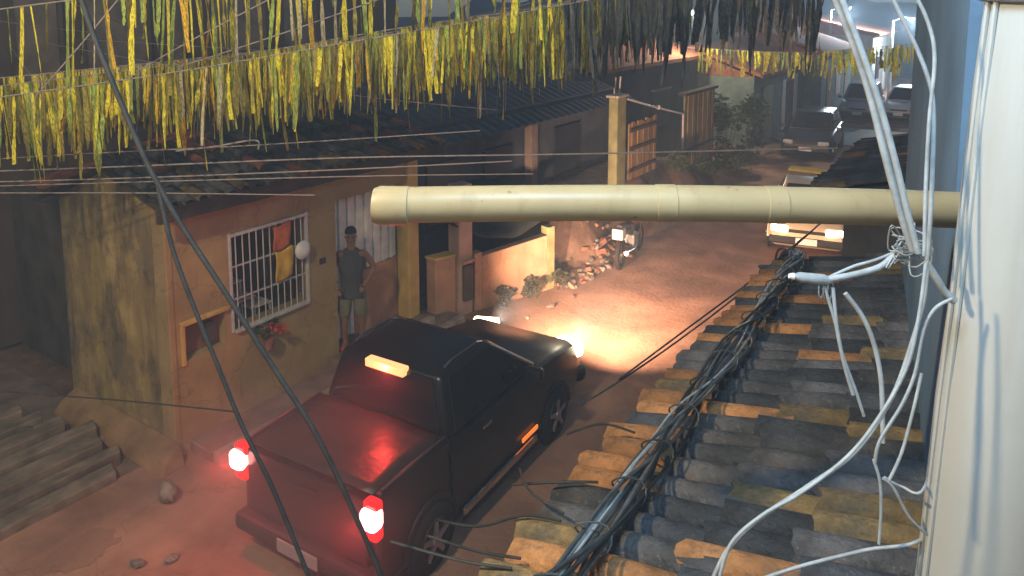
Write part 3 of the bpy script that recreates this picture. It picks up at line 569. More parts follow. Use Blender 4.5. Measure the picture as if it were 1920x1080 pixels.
o = bpy.data.objects.new('plastic_bag', me); COL.objects.link(o); o.location = (-6.80, 3.86, 0.10); tag(o, 'crumpled pale plastic bag on the street by the house corner', 'bag')

# ------------------------------------------------------------------ far street: houses, lamps
def far_house(name, label, x0, x1, y0, y1, hgt, m, wins, roofm=M_REDROOF, side=1, door=None):
    t = thing(name, label, 'house', ((x0 + x1) / 2, (y0 + y1) / 2, 0)); fx = x1 if side > 0 else x0
    MB().bb(x0, x1, y0, y1, 0, hgt).build('wall', m, t)
    xm = (x0 + x1) / 2; e = 0.35
    b = MB(); b.add([(x0 - e, y0 - .2, hgt), (xm, y0 - .2, hgt + 1.0), (x1 + e, y0 - .2, hgt), (x0 - e, y1 + .2, hgt), (xm, y1 + .2, hgt + 1.0), (x1 + e, y1 + .2, hgt), (x0 - e, y0 - .2, hgt + .12), (xm, y0 - .2, hgt + 1.12), (x1 + e, y0 - .2, hgt + .12), (x0 - e, y1 + .2, hgt + .12), (xm, y1 + .2, hgt + 1.12), (x1 + e, y1 + .2, hgt + .12)],
        [(6, 7, 10, 9), (7, 8, 11, 10), (0, 3, 4, 1), (1, 4, 5, 2), (0, 1, 7, 6), (1, 2, 8, 7), (3, 9, 10, 4), (4, 10, 11, 5), (0, 6, 9, 3), (2, 5, 11, 8)])
    b.add([(x0, y0, hgt), (x1, y0, hgt), (xm, y0, hgt + .97), (x0, y1, hgt), (x1, y1, hgt), (xm, y1, hgt + .97)], [(0, 1, 2), (3, 5, 4)])
    b.build('roof', roofm, t)
    for (ya, yb, za, zb, mm) in wins:
        o = MB().bb(fx - .02, fx + .025, ya, yb, za, zb).build('window' if za > .2 else 'door', mm, t)
        MB().bb(fx - .02, fx + .05, ya - .06, yb + .06, zb + .002, zb + .07).build('lintel', M_CONC, t)
    return t
far_house('grey_green_house', 'grey green house with white door frames behind the hedge', -12, -7.3, 26.8, 34.5, 2.6, mat('grey_green_plaster', (0.13, 0.16, 0.15), 0.9), [(28.0, 29.4, 0.05, 2.1, mat('olive_shutter', (0.26, 0.22, 0.06), 0.7)), (31.0, 31.5, 0.1, 2.2, M_WHITE), (33.0, 33.6, 0.1, 2.3, M_WHITE), (31.7, 32.7, 0.05, 2.1, M_PANEL)])
far_house('teal_house', 'teal house past the grey green one on the left', -12, -6.6, 35.2, 43, 3.0, mat('teal_plaster', (0.08, 0.14, 0.15), 0.9), [(36.4, 37.4, 0.05, 2.2, M_DARKCAR), (38.6, 39.8, 0.9, 2.1, M_GRILLE), (41, 42, 0.05, 2.2, M_PANEL)])
far_house('dark_gable_house', 'dark gabled house above the bank behind the board gate', -15, -9.2, 17.6, 26, 3.3, M_NAVY, [(19, 20.2, 1.2, 2.4, M_DARKCAR), (22, 23.5, 1.2, 2.4, M_DARKCAR)])
far_house('red_brick_house', 'dull red house closing the far end of the street', -4.2, 6, 56, 64, 3.4, mat('dull_red_plaster', (0.24, 0.12, 0.12), 0.9), [(57, 58.5, 1, 2.2, M_DARKCAR)], side=-1)
far_house('far_grey_house', 'grey house at the far left end of the street', -14, -6.0, 46, 55, 3.6, M_CONC, [(47.5, 49, 1, 2.3, M_DARKCAR), (51, 52, 0.05, 2.2, M_WHITE)])
far_house('right_row_house', 'plain house in the right row beyond the second tiled roof', -1.0, 5, 22, 33, 2.9, M_PURPLE, [(24, 25, 1, 2.1, M_DARKCAR), (28, 29, 0.05, 2.1, M_PANEL)], side=-1)
# pale concrete apron across the far street
MBa = MB(); MBa.bb(-6.4, -2.2, 29.3, 33.6, 0.0, 0.045); struct(MBa.build('pale_apron', M_CONCPALE))
for i, (x, y, z, lb) in enumerate(((-7.4, 46.0, 5.15, 'far street lamp on the left with a bright warm white head'), (-4.3, 47.5, 4.55, 'lower far street lamp in the middle of the end of the street'), (-3.0, 52, 4.3, 'small farthest street lamp beside the wall end'), (-8.75, 24.2, 5.0, 'street lamp seen through the grey ribbons above the hedge'))):
    t = thing('street_lamp', lb, 'street lamp', (x - 0.9, y, 0), group='lit lamps at the far end')
    b = MB(); b.tube([(x - 0.9, y, 0), (x - 0.9, y, z - .1)], [0.10, 0.06], 10); b.build('post', M_CONC, t)
    b = MB(); b.tube([(x - 0.9, y, z - .15), (x - 0.45, y - 0.1, z + .08), (x - 0.1, y - 0.1, z + .08)], 0.025, 8); b.build('arm', M_STEEL, t)
    b = MB(); b.box((x, y - 0.1, z + .06), (0.42, 0.24, 0.10)); b.build('lamp_head', M_STEEL, t, bevel=0.03)
    b = MB(); b.lathe([(-0.13, 0.02), (-0.10, 0.10), (-0.04, 0.15), (0.0, 0.16)], (x, y - 0.1, z), 'z', 14); b.build('lamp_glass', M_LED, t, smooth=60)
    L = bpy.data.lights.new('lamp_light', 'POINT'); L.energy = (1900, 2300, 350, 650)[i]; L.color = (0.78, 0.93, 1.0) if i < 3 else (1.0, 0.84, 0.55); L.shadow_soft_size = 0.15
    lo = bpy.data.objects.new('lamp_light', L); COL.objects.link(lo); lo.location = (x, y - .1, z - .3); attach(lo, t)

# ------------------------------------------------------------------ right-hand row: tiled roofs, blue wall
def right_house(name, label, x0, x1, y0, y1, ze, zr, m, seed, rows_w):
    t = thing(name, label, 'house', ((x0 + x1) / 2, (y0 + y1) / 2, 0))
    MB().bb(x0 + 0.28, x1, y0 + .1, y1 - .15, 0, ze - 0.02).build('wall', m, t)
    b = MB(); b.hexa([(x0, y0, ze - .05), (x1, y0, zr - .05), (x1, y1, zr - .05), (x0, y1, ze - .05)], [(x0, y0, ze - .01), (x1, y0, zr - .01), (x1, y1, zr - .01), (x0, y1, ze - .01)])
    rf = b.build('roof', M_DECK, t)
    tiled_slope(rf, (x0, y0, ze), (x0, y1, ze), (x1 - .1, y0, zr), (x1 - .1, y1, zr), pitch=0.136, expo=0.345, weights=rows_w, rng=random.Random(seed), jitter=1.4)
    k = y0
    while k < y1: MB().bb(x0 - 0.02, x0 + 0.9, k, k + 0.06, ze - 0.13, ze - 0.052).build('rafter', M_DECK, rf); k += 0.6
    return t
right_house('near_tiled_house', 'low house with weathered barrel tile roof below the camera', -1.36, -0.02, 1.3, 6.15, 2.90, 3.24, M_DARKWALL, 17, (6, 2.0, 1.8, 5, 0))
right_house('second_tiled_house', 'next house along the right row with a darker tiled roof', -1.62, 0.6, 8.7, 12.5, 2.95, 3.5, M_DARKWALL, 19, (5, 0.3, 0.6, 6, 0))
t = thing('blue_end_wall', 'tall blue painted wall rising from the right edge of the near roof', 'wall', (-0.2, 4, 0))
b = MB(); b.hexa([(-0.085, 2.66, 0), (0.25, 2.66, 0), (0.25, 5.85, 0), (-0.50, 5.85, 0)], [(-0.085, 2.66, 7.5), (0.25, 2.66, 7.5), (0.25, 5.85, 7.5), (-0.50, 5.85, 7.5)]); b.build('wall_face', M_BLUEWALL, t)
b = MB(); b.hexa([(-0.12, 2.66, 7.502), (0.28, 2.66, 7.502), (0.28, 5.9, 7.502), (-0.54, 5.9, 7.502)], [(-0.12, 2.66, 7.6), (0.28, 2.66, 7.6), (0.28, 5.9, 7.6), (-0.54, 5.9, 7.6)]); b.build('coping', M_CONC, t)
# wall the camera looks out from, behind the view
t = thing('camera_side_house', 'plastered upper wall beside the camera, outside the view', 'house', (1.0, -1, 0))
MB().bb(0.55, 3.5, -6, 2.1, 0, 8).build('wall', M_POST, t)
MB().bb(-0.8, 0.549, -3, 1.6, 6.6, 6.75).build('balcony_ceiling', M_CONC, t)

# ------------------------------------------------------------------ thick white post and cream pipe close to the camera
t = thing('white_post', 'thick white painted post standing close at the right edge', 'post', (0.125, 2.66, 0), world=False)
t.rotation_euler = (R(0.4), R(2.2), 0); t.location = (-0.07, 2.165, 0)
prof = [(0.0, 0.163), (3.0, 0.163)] + [(3.0 + 0.25 * k, 0.163 + 0.0025 * math.sin(k * 2.1)) for k in range(1, 17)] + [(7.5, 0.163)]
b = MB(); b.lathe(prof, (0, 0, 0), 'z', 40); b.build('shaft', M_POST, t, smooth=50)
b = MB(); b.lathe([(5.02, 0.168), (5.025, 0.183), (5.10, 0.183), (5.105, 0.168)], (0, 0, 0), 'z', 40); b.build('collar', M_POST, t, smooth=40)
for a in (3.55, 3.75): b = MB(); b.tube([(0.166 * math.cos(a), 0.166 * math.sin(a), 2.6), (0.166 * math.cos(a), 0.166 * math.sin(a), 7.4)], 0.006, 6); b.build('seam', M_POST, t)
P0 = Vector((0.03, 2.58, 4.405)); P1 = Vector((-1.527, 1.562, 4.42))
t = thing('cream_drain_pipe', 'long cream plastic pipe jutting from the white post across the view', 'pipe', tuple(P0))
pts = [P0.lerp(P1, k / 14) + Vector((0, 0, 0.016 * math.sin(math.pi * k / 14))) for k in range(15)]
b = MB(); b.tube(pts, 0.054, 28); b.build('tube', M_PVC, t, smooth=50)
dirp = (P1 - P0).normalized()
e = pts[-1]; b = MB(); b.tube([e - dirp * 0.10, e - dirp * 0.098, e - dirp * 0.012, e + dirp * 0.006, e + dirp * 0.012], [0.0545, 0.0585, 0.0585, 0.052, 0.03], 28); b.build('end_cap', M_PVC, t, smooth=40)
for k in (0.36, 0.535):
    c = P0.lerp(P1, k) + Vector((0, 0, 0.016 * math.sin(math.pi * k)))
    b = MB(); b.tube([c - dirp * 0.03, c - dirp * 0.028, c + dirp * 0.028, c + dirp * 0.03], [0.0535, 0.0562, 0.0558, 0.0535], 28); b.build('sleeve', M_PVC, t, smooth=40)
b = MB(); b.tube([P0 - dirp * 0.02, P0 + dirp * 0.05], [0.066, 0.062], 28); b.build('wall_collar', M_PVC, t, smooth=40)

# ------------------------------------------------------------------ cables
CAB = {
    'left_cable_main': [(-2.748, 1.334, 5.113), (-2.661, 1.357, 4.869), (-2.517, 1.403, 4.521), (-2.447, 1.428, 4.377), (-2.367, 1.461, 4.23), (-2.234, 1.518, 4.014), (-2.057, 1.593, 3.723), (-1.915, 1.653, 3.483), (-1.75, 1.711, 3.123), (-1.683, 1.731, 2.954)],
    'left_cable_branch': [(-2.454, 1.425, 4.38), (-2.393, 1.432, 4.155), (-2.316, 1.454, 3.949), (-2.232, 1.48, 3.742), (-2.147, 1.506, 3.536), (-2.037, 1.546, 3.301), (-1.896, 1.59, 2.954)],
    'thick_a': [(-0.349, 1.893, 5.063), (-0.292, 1.911, 4.924), (-0.249, 1.921, 4.798), (-0.211, 1.927, 4.659), (-0.17, 1.934, 4.52), (-0.14, 1.941, 4.431)],
    'thick_b': [(-0.329, 1.87, 5.062), (-0.274, 1.886, 4.919), (-0.228, 1.898, 4.789), (-0.187, 1.905, 4.652), (-0.154, 1.909, 4.528), (-0.127, 1.914, 4.435)],
    'drop_a': [(-0.244, 2.024, 5.065), (-0.194, 2.042, 4.961), (-0.149, 2.057, 4.857), (-0.126, 2.059, 4.766), (-0.117, 2.041, 4.597), (-0.114, 2.024, 4.467), (-0.114, 2.013, 4.389)],
    'drop_b': [(-0.184, 1.942, 5.061), (-0.143, 1.957, 4.975), (-0.124, 1.957, 4.89), (-0.125, 1.935, 4.742), (-0.121, 1.915, 4.583), (-0.114, 1.899, 4.435)],
    'loop_a': [(-0.108, 1.901, 4.423), (-0.108, 1.888, 4.337), (-0.126, 1.861, 4.227), (-0.155, 1.824, 4.11), (-0.216, 1.766, 3.987), (-0.308, 1.693, 3.901), (-0.396, 1.624, 3.828), (-0.448, 1.579, 3.76), (-0.478, 1.547, 3.674)],
    'loop_b': [(-0.107, 1.854, 4.431), (-0.113, 1.832, 4.305), (-0.128, 1.807, 4.197), (-0.171, 1.763, 4.089), (-0.225, 1.713, 3.999), (-0.31, 1.645, 3.915), (-0.377, 1.593, 3.867), (-0.433, 1.547, 3.801), (-0.452, 1.52, 3.705)],
    'loop_c': [(-0.054, 1.924, 4.337), (-0.086, 1.899, 4.313), (-0.104, 1.881, 4.263), (-0.114, 1.859, 4.165), (-0.135, 1.835, 4.092), (-0.171, 1.799, 4.012), (-0.178, 1.787, 3.957)],
    'hang_a': [(-0.339, 1.971, 4.293), (-0.31, 1.977, 4.204), (-0.289, 1.979, 4.122), (-0.251, 1.989, 4.019), (-0.23, 1.994, 3.957)],
    'hang_b': [(-0.319, 1.983, 4.287), (-0.302, 1.978, 4.177), (-0.279, 1.98, 4.081), (-0.257, 1.985, 4.012)],
    'hang_c': [(-0.291, 1.999, 4.273), (-0.249, 2.018, 4.211), (-0.219, 2.028, 4.136), (-0.199, 2.028, 4.046), (-0.189, 2.02, 3.944), (-0.185, 2.014, 3.889)],
    'hang_d': [(-0.113, 2.088, 4.067), (-0.125, 2.066, 3.971), (-0.143, 2.038, 3.861), (-0.167, 2.012, 3.786)],
    'hang_e': [(-0.202, 1.997, 3.845), (-0.184, 2.0, 3.786), (-0.177, 1.994, 3.71), (-0.176, 1.983, 3.628)],
    'hang_f': [(-0.179, 2.005, 3.797), (-0.154, 2.018, 3.772), (-0.115, 2.033, 3.697), (-0.069, 2.057, 3.649)],
    'hang_g': [(-0.176, 2.008, 3.8), (-0.137, 2.03, 3.776), (-0.086, 2.064, 3.776), (-0.085, 2.60, 3.72)],
    'stay': [(-0.466, 1.83, 3.486), (-0.351, 1.913, 3.533), (-0.213, 2.011, 3.575), (-0.071, 2.112, 3.62), (-0.07, 2.60, 3.55)],
    'splice_a': [(-0.34, 1.972, 4.307), (-0.277, 2.015, 4.321), (-0.221, 2.056, 4.341), (-0.188, 2.082, 4.372), (-0.149, 2.11, 4.383)],
    'splice_b': [(-0.332, 2.001, 4.307), (-0.281, 2.039, 4.335), (-0.236, 2.071, 4.351), (-0.18, 2.112, 4.376), (-0.143, 2.137, 4.379)],
    'jumper': [(-0.111, 1.956, 4.4), (-0.091, 1.965, 4.368), (-0.073, 1.972, 4.337), (-0.05, 1.984, 4.311)],
    'street_wire_a': [(-1.30, 7.3, 3.0), (-1.693, 6.393, 2.63), (-2.006, 5.666, 2.379), (-2.337, 5.043, 2.102)],
    'street_wire_b': [(-1.30, 7.35, 3.0), (-1.728, 6.36, 2.559), (-2.073, 5.605, 2.269), (-2.37, 5.015, 2.06), (-2.543, 4.764, 1.954)],
    'wire_0': [(-8.5, 3.069, 3.386), (-7.248, 3.908, 3.44), (-5.461, 5.108, 3.525), (-3.849, 6.183, 3.557), (-3.133, 6.661, 3.573), (-1.3, 7.9, 3.62)],
    'wire_1': [(-8.493, 3.058, 3.279), (-6.972, 4.076, 3.333), (-5.453, 5.096, 3.408), (-4.024, 6.057, 3.493)],
    'wire_2': [(-8.49, 3.054, 3.237), (-6.969, 4.072, 3.29), (-5.18, 5.268, 3.344), (-3.836, 6.164, 3.365)],
    'wire_3': [(-8.486, 3.047, 3.173), (-7.051, 4.0, 3.173), (-5.66, 4.921, 3.151)],
    'wire_4': [(-8.508, 3.08, 3.504), (-7.437, 3.803, 3.579), (-6.186, 4.644, 3.653), (-4.313, 5.909, 3.798)],
    'wire_5': [(-6.848, 2.264, 1.933), (-6.409, 2.549, 1.889), (-5.75, 2.978, 1.829), (-5.018, 3.452, 1.742)],
    'wire_6': [(-6.67, 4.078, 3.633), (-6.367, 4.285, 3.674), (-6.031, 4.517, 3.737), (-5.999, 4.526, 3.648)],
    'wire_8': [(-7.0, 3.0, 4.25), (-6.55, 3.2, 4.72), (-6.2, 3.4, 5.15)],
    'wire_9': [(-6.6, 3.6, 4.4), (-6.0, 3.9, 4.75), (-5.3, 4.3, 5.15)],
    'wire_10': [(-6.3, 4.0, 4.5), (-5.4, 4.4, 4.8), (-4.3, 4.9, 5.2)],
    'wire_7': [(-6.321, 5.941, 4.043), (-5.698, 6.342, 3.957), (-4.816, 6.914, 3.858)],
}
CINFO = {
    'left_cable_main': ('thick_cable', 0.0095, M_CABLE_BR, 'thick dark cable falling diagonally before the ochre house', 'cable'),
    'left_cable_branch': ('branch_cable', 0.008, M_CABLE_BR, 'steeper dark branch cable splitting off the thick diagonal one', 'cable'),
    'thick_a': ('drop_cable', 0.0095, M_CABLE, 'left one of the two thick grey cables crossing the pipe', 'cable'),
    'thick_b': ('drop_cable', 0.0075, M_CABLE, 'right one of the two thick grey cables crossing the pipe', 'cable'),
    'drop_a': ('drop_cable', 0.0055, M_CABLE, 'upright grey cable nearest the white post', 'cable'),
    'drop_b': ('drop_cable', 0.0045, M_CABLE, 'thin upright grey cable left of the one nearest the post', 'cable'),
    'loop_a': ('loop_cable', 0.0052, M_CABLE, 'outer pale cable sweeping in a long curve over the roof', 'cable'),
    'loop_b': ('loop_cable', 0.0042, M_CABLE, 'inner pale cable sweeping beside the long curve over the roof', 'cable'),
    'loop_c': ('loop_cable', 0.0042, M_CABLE, 'pale cable looping from the post down to the long curve', 'cable'),
    'hang_a': ('loose_cable', 0.0042, M_CABLE, 'left thin cable hanging straight below the splice', 'cable'),
    'hang_b': ('loose_cable', 0.0050, M_CABLE, 'second cable hanging straight below the splice', 'cable'),
    'hang_c': ('loose_cable', 0.0062, M_CABLE, 'thicker bowed cable hanging right of the splice', 'cable'),
    'hang_d': ('loose_cable', 0.0042, M_CABLE, 'thin bowed cable below the jumper near the post', 'cable'),
    'hang_e': ('loose_cable', 0.0040, M_CABLE, 'short vertical cable end low over the roof', 'cable'),
    'hang_f': ('loose_cable', 0.0040, M_CABLE, 'slanting cable from the low knot to the post foot', 'cable'),
    'hang_g': ('loose_cable', 0.0036, M_CABLE, 'short level cable from the low knot to the post', 'cable'),
    'stay': ('stay_wire', 0.0048, M_CABLE, 'taut pale wire rising to the foot of the white post', 'wire'),
    'splice_a': ('splice_cable', 0.0085, M_CABLE, 'thick pale cable from the splice up to the cable knot', 'cable'),
    'splice_b': ('splice_cable', 0.0045, M_CABLE, 'thin pale cable above the thick one at the splice', 'cable'),
    'jumper': ('jumper_cable', 0.009, M_CABLE, 'short stout cable between the knot and the white post', 'cable'),
    'street_wire_a': ('street_wire', 0.0075, M_CABLE_DK, 'upper dark wire slanting down over the lit street', 'wire'),
    'street_wire_b': ('street_wire', 0.0075, M_CABLE_DK, 'lower dark wire slanting down to the pickup headlamp', 'wire'),
    'wire_0': ('overhead_wire', 0.008, M_WIRE, 'uppermost long pale wire before the house eave', 'wire'),
    'wire_1': ('overhead_wire', 0.007, M_WIRE, 'second long pale wire before the house eave', 'wire'),
    'wire_2': ('overhead_wire', 0.006, M_WIRE, 'third long pale wire before the house eave', 'wire'),
    'wire_3': ('overhead_wire', 0.006, M_WIRE, 'lowest pale wire along the top of the stained walls', 'wire'),
    'wire_4': ('overhead_wire', 0.006, M_WIRE, 'faint wire above the house roof tiles', 'wire'),
    'wire_5': ('overhead_wire', 0.006, M_CABLE_BR, 'thin low wire before the foot of the mouldy side wall', 'wire'),
    'wire_6': ('hooked_wire', 0.009, M_WIRE, 'short bright wire with a hooked end over the roof', 'wire'),
    'wire_8': ('garland_stay', 0.006, M_WIRE, 'steepest thin stay line at the top left among the ribbons', 'wire'),
    'wire_9': ('garland_stay', 0.006, M_WIRE, 'middle slanting stay line among the upper ribbons', 'wire'),
    'wire_10': ('garland_stay', 0.006, M_WIRE, 'longest slanting stay line among the upper ribbons', 'wire'),
    'wire_7': ('overhead_wire', 0.006, M_WIRE, 'thin wire below the ribbons before the slate blue house', 'wire'),
}
for k, p in CAB.items():
    nm, r, m, lb, ct = CINFO[k]
    b = MB(); b.tube(spline(p, 6), r, 8); tag(b.build(nm, m, smooth=60), lb, ct, 'cables and wires')
# splice closure at the end of the bundle
t = thing('splice_closure', 'grey splice closure with a white tip hanging over the roof edge', 'splice', (-0.36, 1.96, 4.31))
a0, a1 = Vector((-0.405, 1.925, 4.318)), Vector((-0.325, 1.985, 4.305))
b = MB(); b.tube([a0, a0.lerp(a1, .15), a0.lerp(a1, .8), a1], [0.006, 0.013, 0.014, 0.008], 12); b.build('sleeve', M_CABLE, t, smooth=50)
b = MB(); b.tube([a0 - (a1 - a0) * .12, a0], [0.006, 0.009], 10); b.build('tip', M_WHITE, t)
for k in range(3):
    c = a0.lerp(a1, 0.75 + 0.12 * k); ring = [c + Vector((0.004 * math.cos(q), 0.012 * math.cos(q), -0.02 + 0.03 * math.sin(q))) for q in [6.2832 * j / 12 for j in range(13)]]
    b = MB(); b.tube(ring, 0.0018, 5); b.build('tie', M_CABLE, t)
# tangled knot of wire near the post
t = thing('wire_knot', 'tangle of thin grey wire where the cables meet the pipe', 'wire', (-0.15, 2.05, 4.4)); rng = random.Random(8)
for k in range(9):
    c = Vector((-0.155, 2.06, 4.385)); pts = [c + Vector((rng.uniform(-.055, .05), rng.uniform(-.04, .05), rng.uniform(-.05, .075))) for _ in range(5)]
    b = MB(); b.tube(spline(pts, 6), 0.0022, 5); b.build('loop', M_CABLE, t, smooth=60)
# black cable bundle lying along the eave
t = thing('cable_bundle', 'thick bundle of black cables running along the roof eave', 'cable bundle', (-1.05, 3.2, 3.2)); rng = random.Random(12)
axis = [(-1.06, 0.9, 3.22), (-1.07, 1.892, 3.18), (-1.075, 2.47, 3.17), (-1.09, 3.107, 3.17), (-1.11, 4.041, 3.17), (-1.15, 5.2, 3.16), (-1.20, 5.8, 3.12), (-1.38, 6.1, 2.96), (-1.43, 6.15, 2.5)]
ax = spline(axis, 14)
for k in range(13):
    ph = rng.uniform(0, 6.28); tw = rng.uniform(1.2, 3.4) * rng.choice((-1, 1)); rad = rng.uniform(0.010, 0.062)
    pts = [p + Vector((rad * math.cos(ph + tw * p.y + .5 * math.sin(p.y * 3 + k)), 0, 0.75 * rad * math.sin(ph + tw * p.y) + 0.004 * math.sin(p.y * 11 + k))) for p in ax]
    b = MB(); b.tube(pts, rng.uniform(0.0055, 0.011), 6); b.build('cable', M_CABLE_DK if k % 6 else M_CABLE, t, smooth=60)
for k in range(16):
    y = 1.5 + k * 0.31; p = min(ax, key=lambda q: abs(q.y - y)); ring = [p + Vector((0.07 * math.cos(q), 0.02 * math.sin(q * 2), 0.055 * math.sin(q))) for q in [6.2832 * j / 14 for j in range(15)]]
    b = MB(); b.tube(ring, 0.004, 5); b.build('tie', M_CABLE_DK, t)
# frayed wire ends sticking out over the street by the eave
for i, pts in enumerate(([(-1.30, 2.32, 3.05), (-1.48, 2.36, 3.05), (-1.62, 2.50, 3.02)], [(-1.30, 2.30, 3.03), (-1.46, 2.28, 3.0), (-1.60, 2.16, 2.97), (-1.78, 2.12, 2.95)], [(-1.28, 2.58, 3.04), (-1.40, 2.52, 3.03), (-1.62, 2.44, 2.98)], [(-1.33, 2.06, 3.02), (-1.50, 2.02, 3.0), (-1.72, 2.0, 2.98)], [(-1.33, 2.0, 3.02), (-1.52, 1.95, 3.0), (-1.80, 1.88, 3.0)], [(-1.30, 3.0, 3.04), (-1.45, 2.95, 3.06), (-1.58, 2.84, 3.02)])):
    b = MB(); b.tube(spline(pts, 6), 0.0055, 6); tag(b.build('bent_wire', M_CABLE_BR, smooth=60), ['bent stiff wire poking out from the eave', 'longest bent wire curling out below the eave', 'straight wire end poking from the eave above the bent ones', 'lower pale wire end beside the eave tiles', 'lowest wire end beside the bottom eave tiles', 'short wire end highest along the eave edge'][i], 'wire', 'wire ends along the eave')

# ------------------------------------------------------------------ festive ribbon garlands
def ribbon_meshes():
    out = {}
    for c, m in STRIP.items():
        out[c] = []
        for vv in range(4):
            rng = random.Random(vv * 7 + 1); v = []; f = []; n = 7
            for j in range(n + 1):
                t = j / n; tw = (rng.uniform(-.7, .7) if j else 0) + t * (0.8 if vv % 2 else -0.6); sway = 0.25 * math.sin(t * 3 + vv) * t
                wd = 0.5 * (1 - 0.25 * t * (vv == 2)) * rng.uniform(.8, 1.1)
                for s in (-1, 1): v.append((s * wd * math.cos(tw) + sway, s * wd * math.sin(tw) + 0.2 * math.sin(t * 4 + vv), -t))
            for j in range(n): a = 2 * j; f.append((a, a + 1, a + 3, a + 2))
            me = bpy.data.meshes.new('ribbon'); me.from_pydata(v, [], f); me.update(); me.materials.append(m)
            for p in me.polygons: p.use_smooth = True
            out[c].append(me)
    return out
RIB = ribbon_meshes()
def garland(label, pts, l0, l1, gap, colors, seed, wd=(0.035, 0.085), skip=0.08, cut=99.0, ends=()):
    rng = random.Random(seed); P = spline(pts, 10)
    t = thing('ribbon_garland', label, 'garland', tuple(P[0]), group='ribbon garlands over the street')
    b = MB(); b.tube(P, 0.006, 6); b.build('string', M_WIRE, t)
    for e_ in ends: b = MB(); b.tube([P[0] if e_[0] < -7 else P[-1], Vector(e_)], 0.005, 6); b.build('string_end', M_WIRE, t)
    inv = Matrix.Translation(-Vector(P[0])); acc = 0; nxt = gap * .5; keys = list(colors)
    cur = keys[0]
    for i in range(len(P) - 1):
        d = (P[i + 1] - P[i]).length
        while nxt < acc + d:
            q = P[i].lerp(P[i + 1], (nxt - acc) / d); nxt += gap * rng.uniform(.55, 1.5)
            if rng.random() < skip: nxt += gap * rng.uniform(1, 2.5); continue
            c = rng.choices(keys, [colors[k] for k in keys])[0]
            if q.x > cut + rng.gauss(0, .25): c = rng.choice('kkkkkkkkd')  # past the cut the lamp's fall-off is painted in as grey
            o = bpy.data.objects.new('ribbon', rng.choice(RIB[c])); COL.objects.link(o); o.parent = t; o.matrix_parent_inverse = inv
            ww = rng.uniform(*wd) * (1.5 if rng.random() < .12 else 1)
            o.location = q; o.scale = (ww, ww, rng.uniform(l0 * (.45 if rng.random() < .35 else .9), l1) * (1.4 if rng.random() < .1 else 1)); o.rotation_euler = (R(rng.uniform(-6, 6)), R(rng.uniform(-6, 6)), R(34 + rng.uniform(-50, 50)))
        acc += d
t = thing('garland_pole', 'slim concrete pole in the right row holding the grey garlands', 'pole', (-0.9, 13.4, 0))
b = MB(); b.tube([(-.9, 13.4, 0), (-.9, 13.4, 6.1)], [.11, .08], 12); b.build('shaft', M_CONC, t, smooth=50)
b = MB(); b.box((-.9, 13.4, 5.8), (.9, .08, .1)); b.build('crossarm', M_DECK, t)
WARM = {'y': 6, 'd': 5, 'g': 2.5, 'w': 1.2, 'o': 0.8}; MIXD = {'y': 4, 'd': 5, 'g': 3, 'w': 1.6, 'o': .4}; UNLIT_GREY = {'k': 9, 'd': .5, 'g': .3}
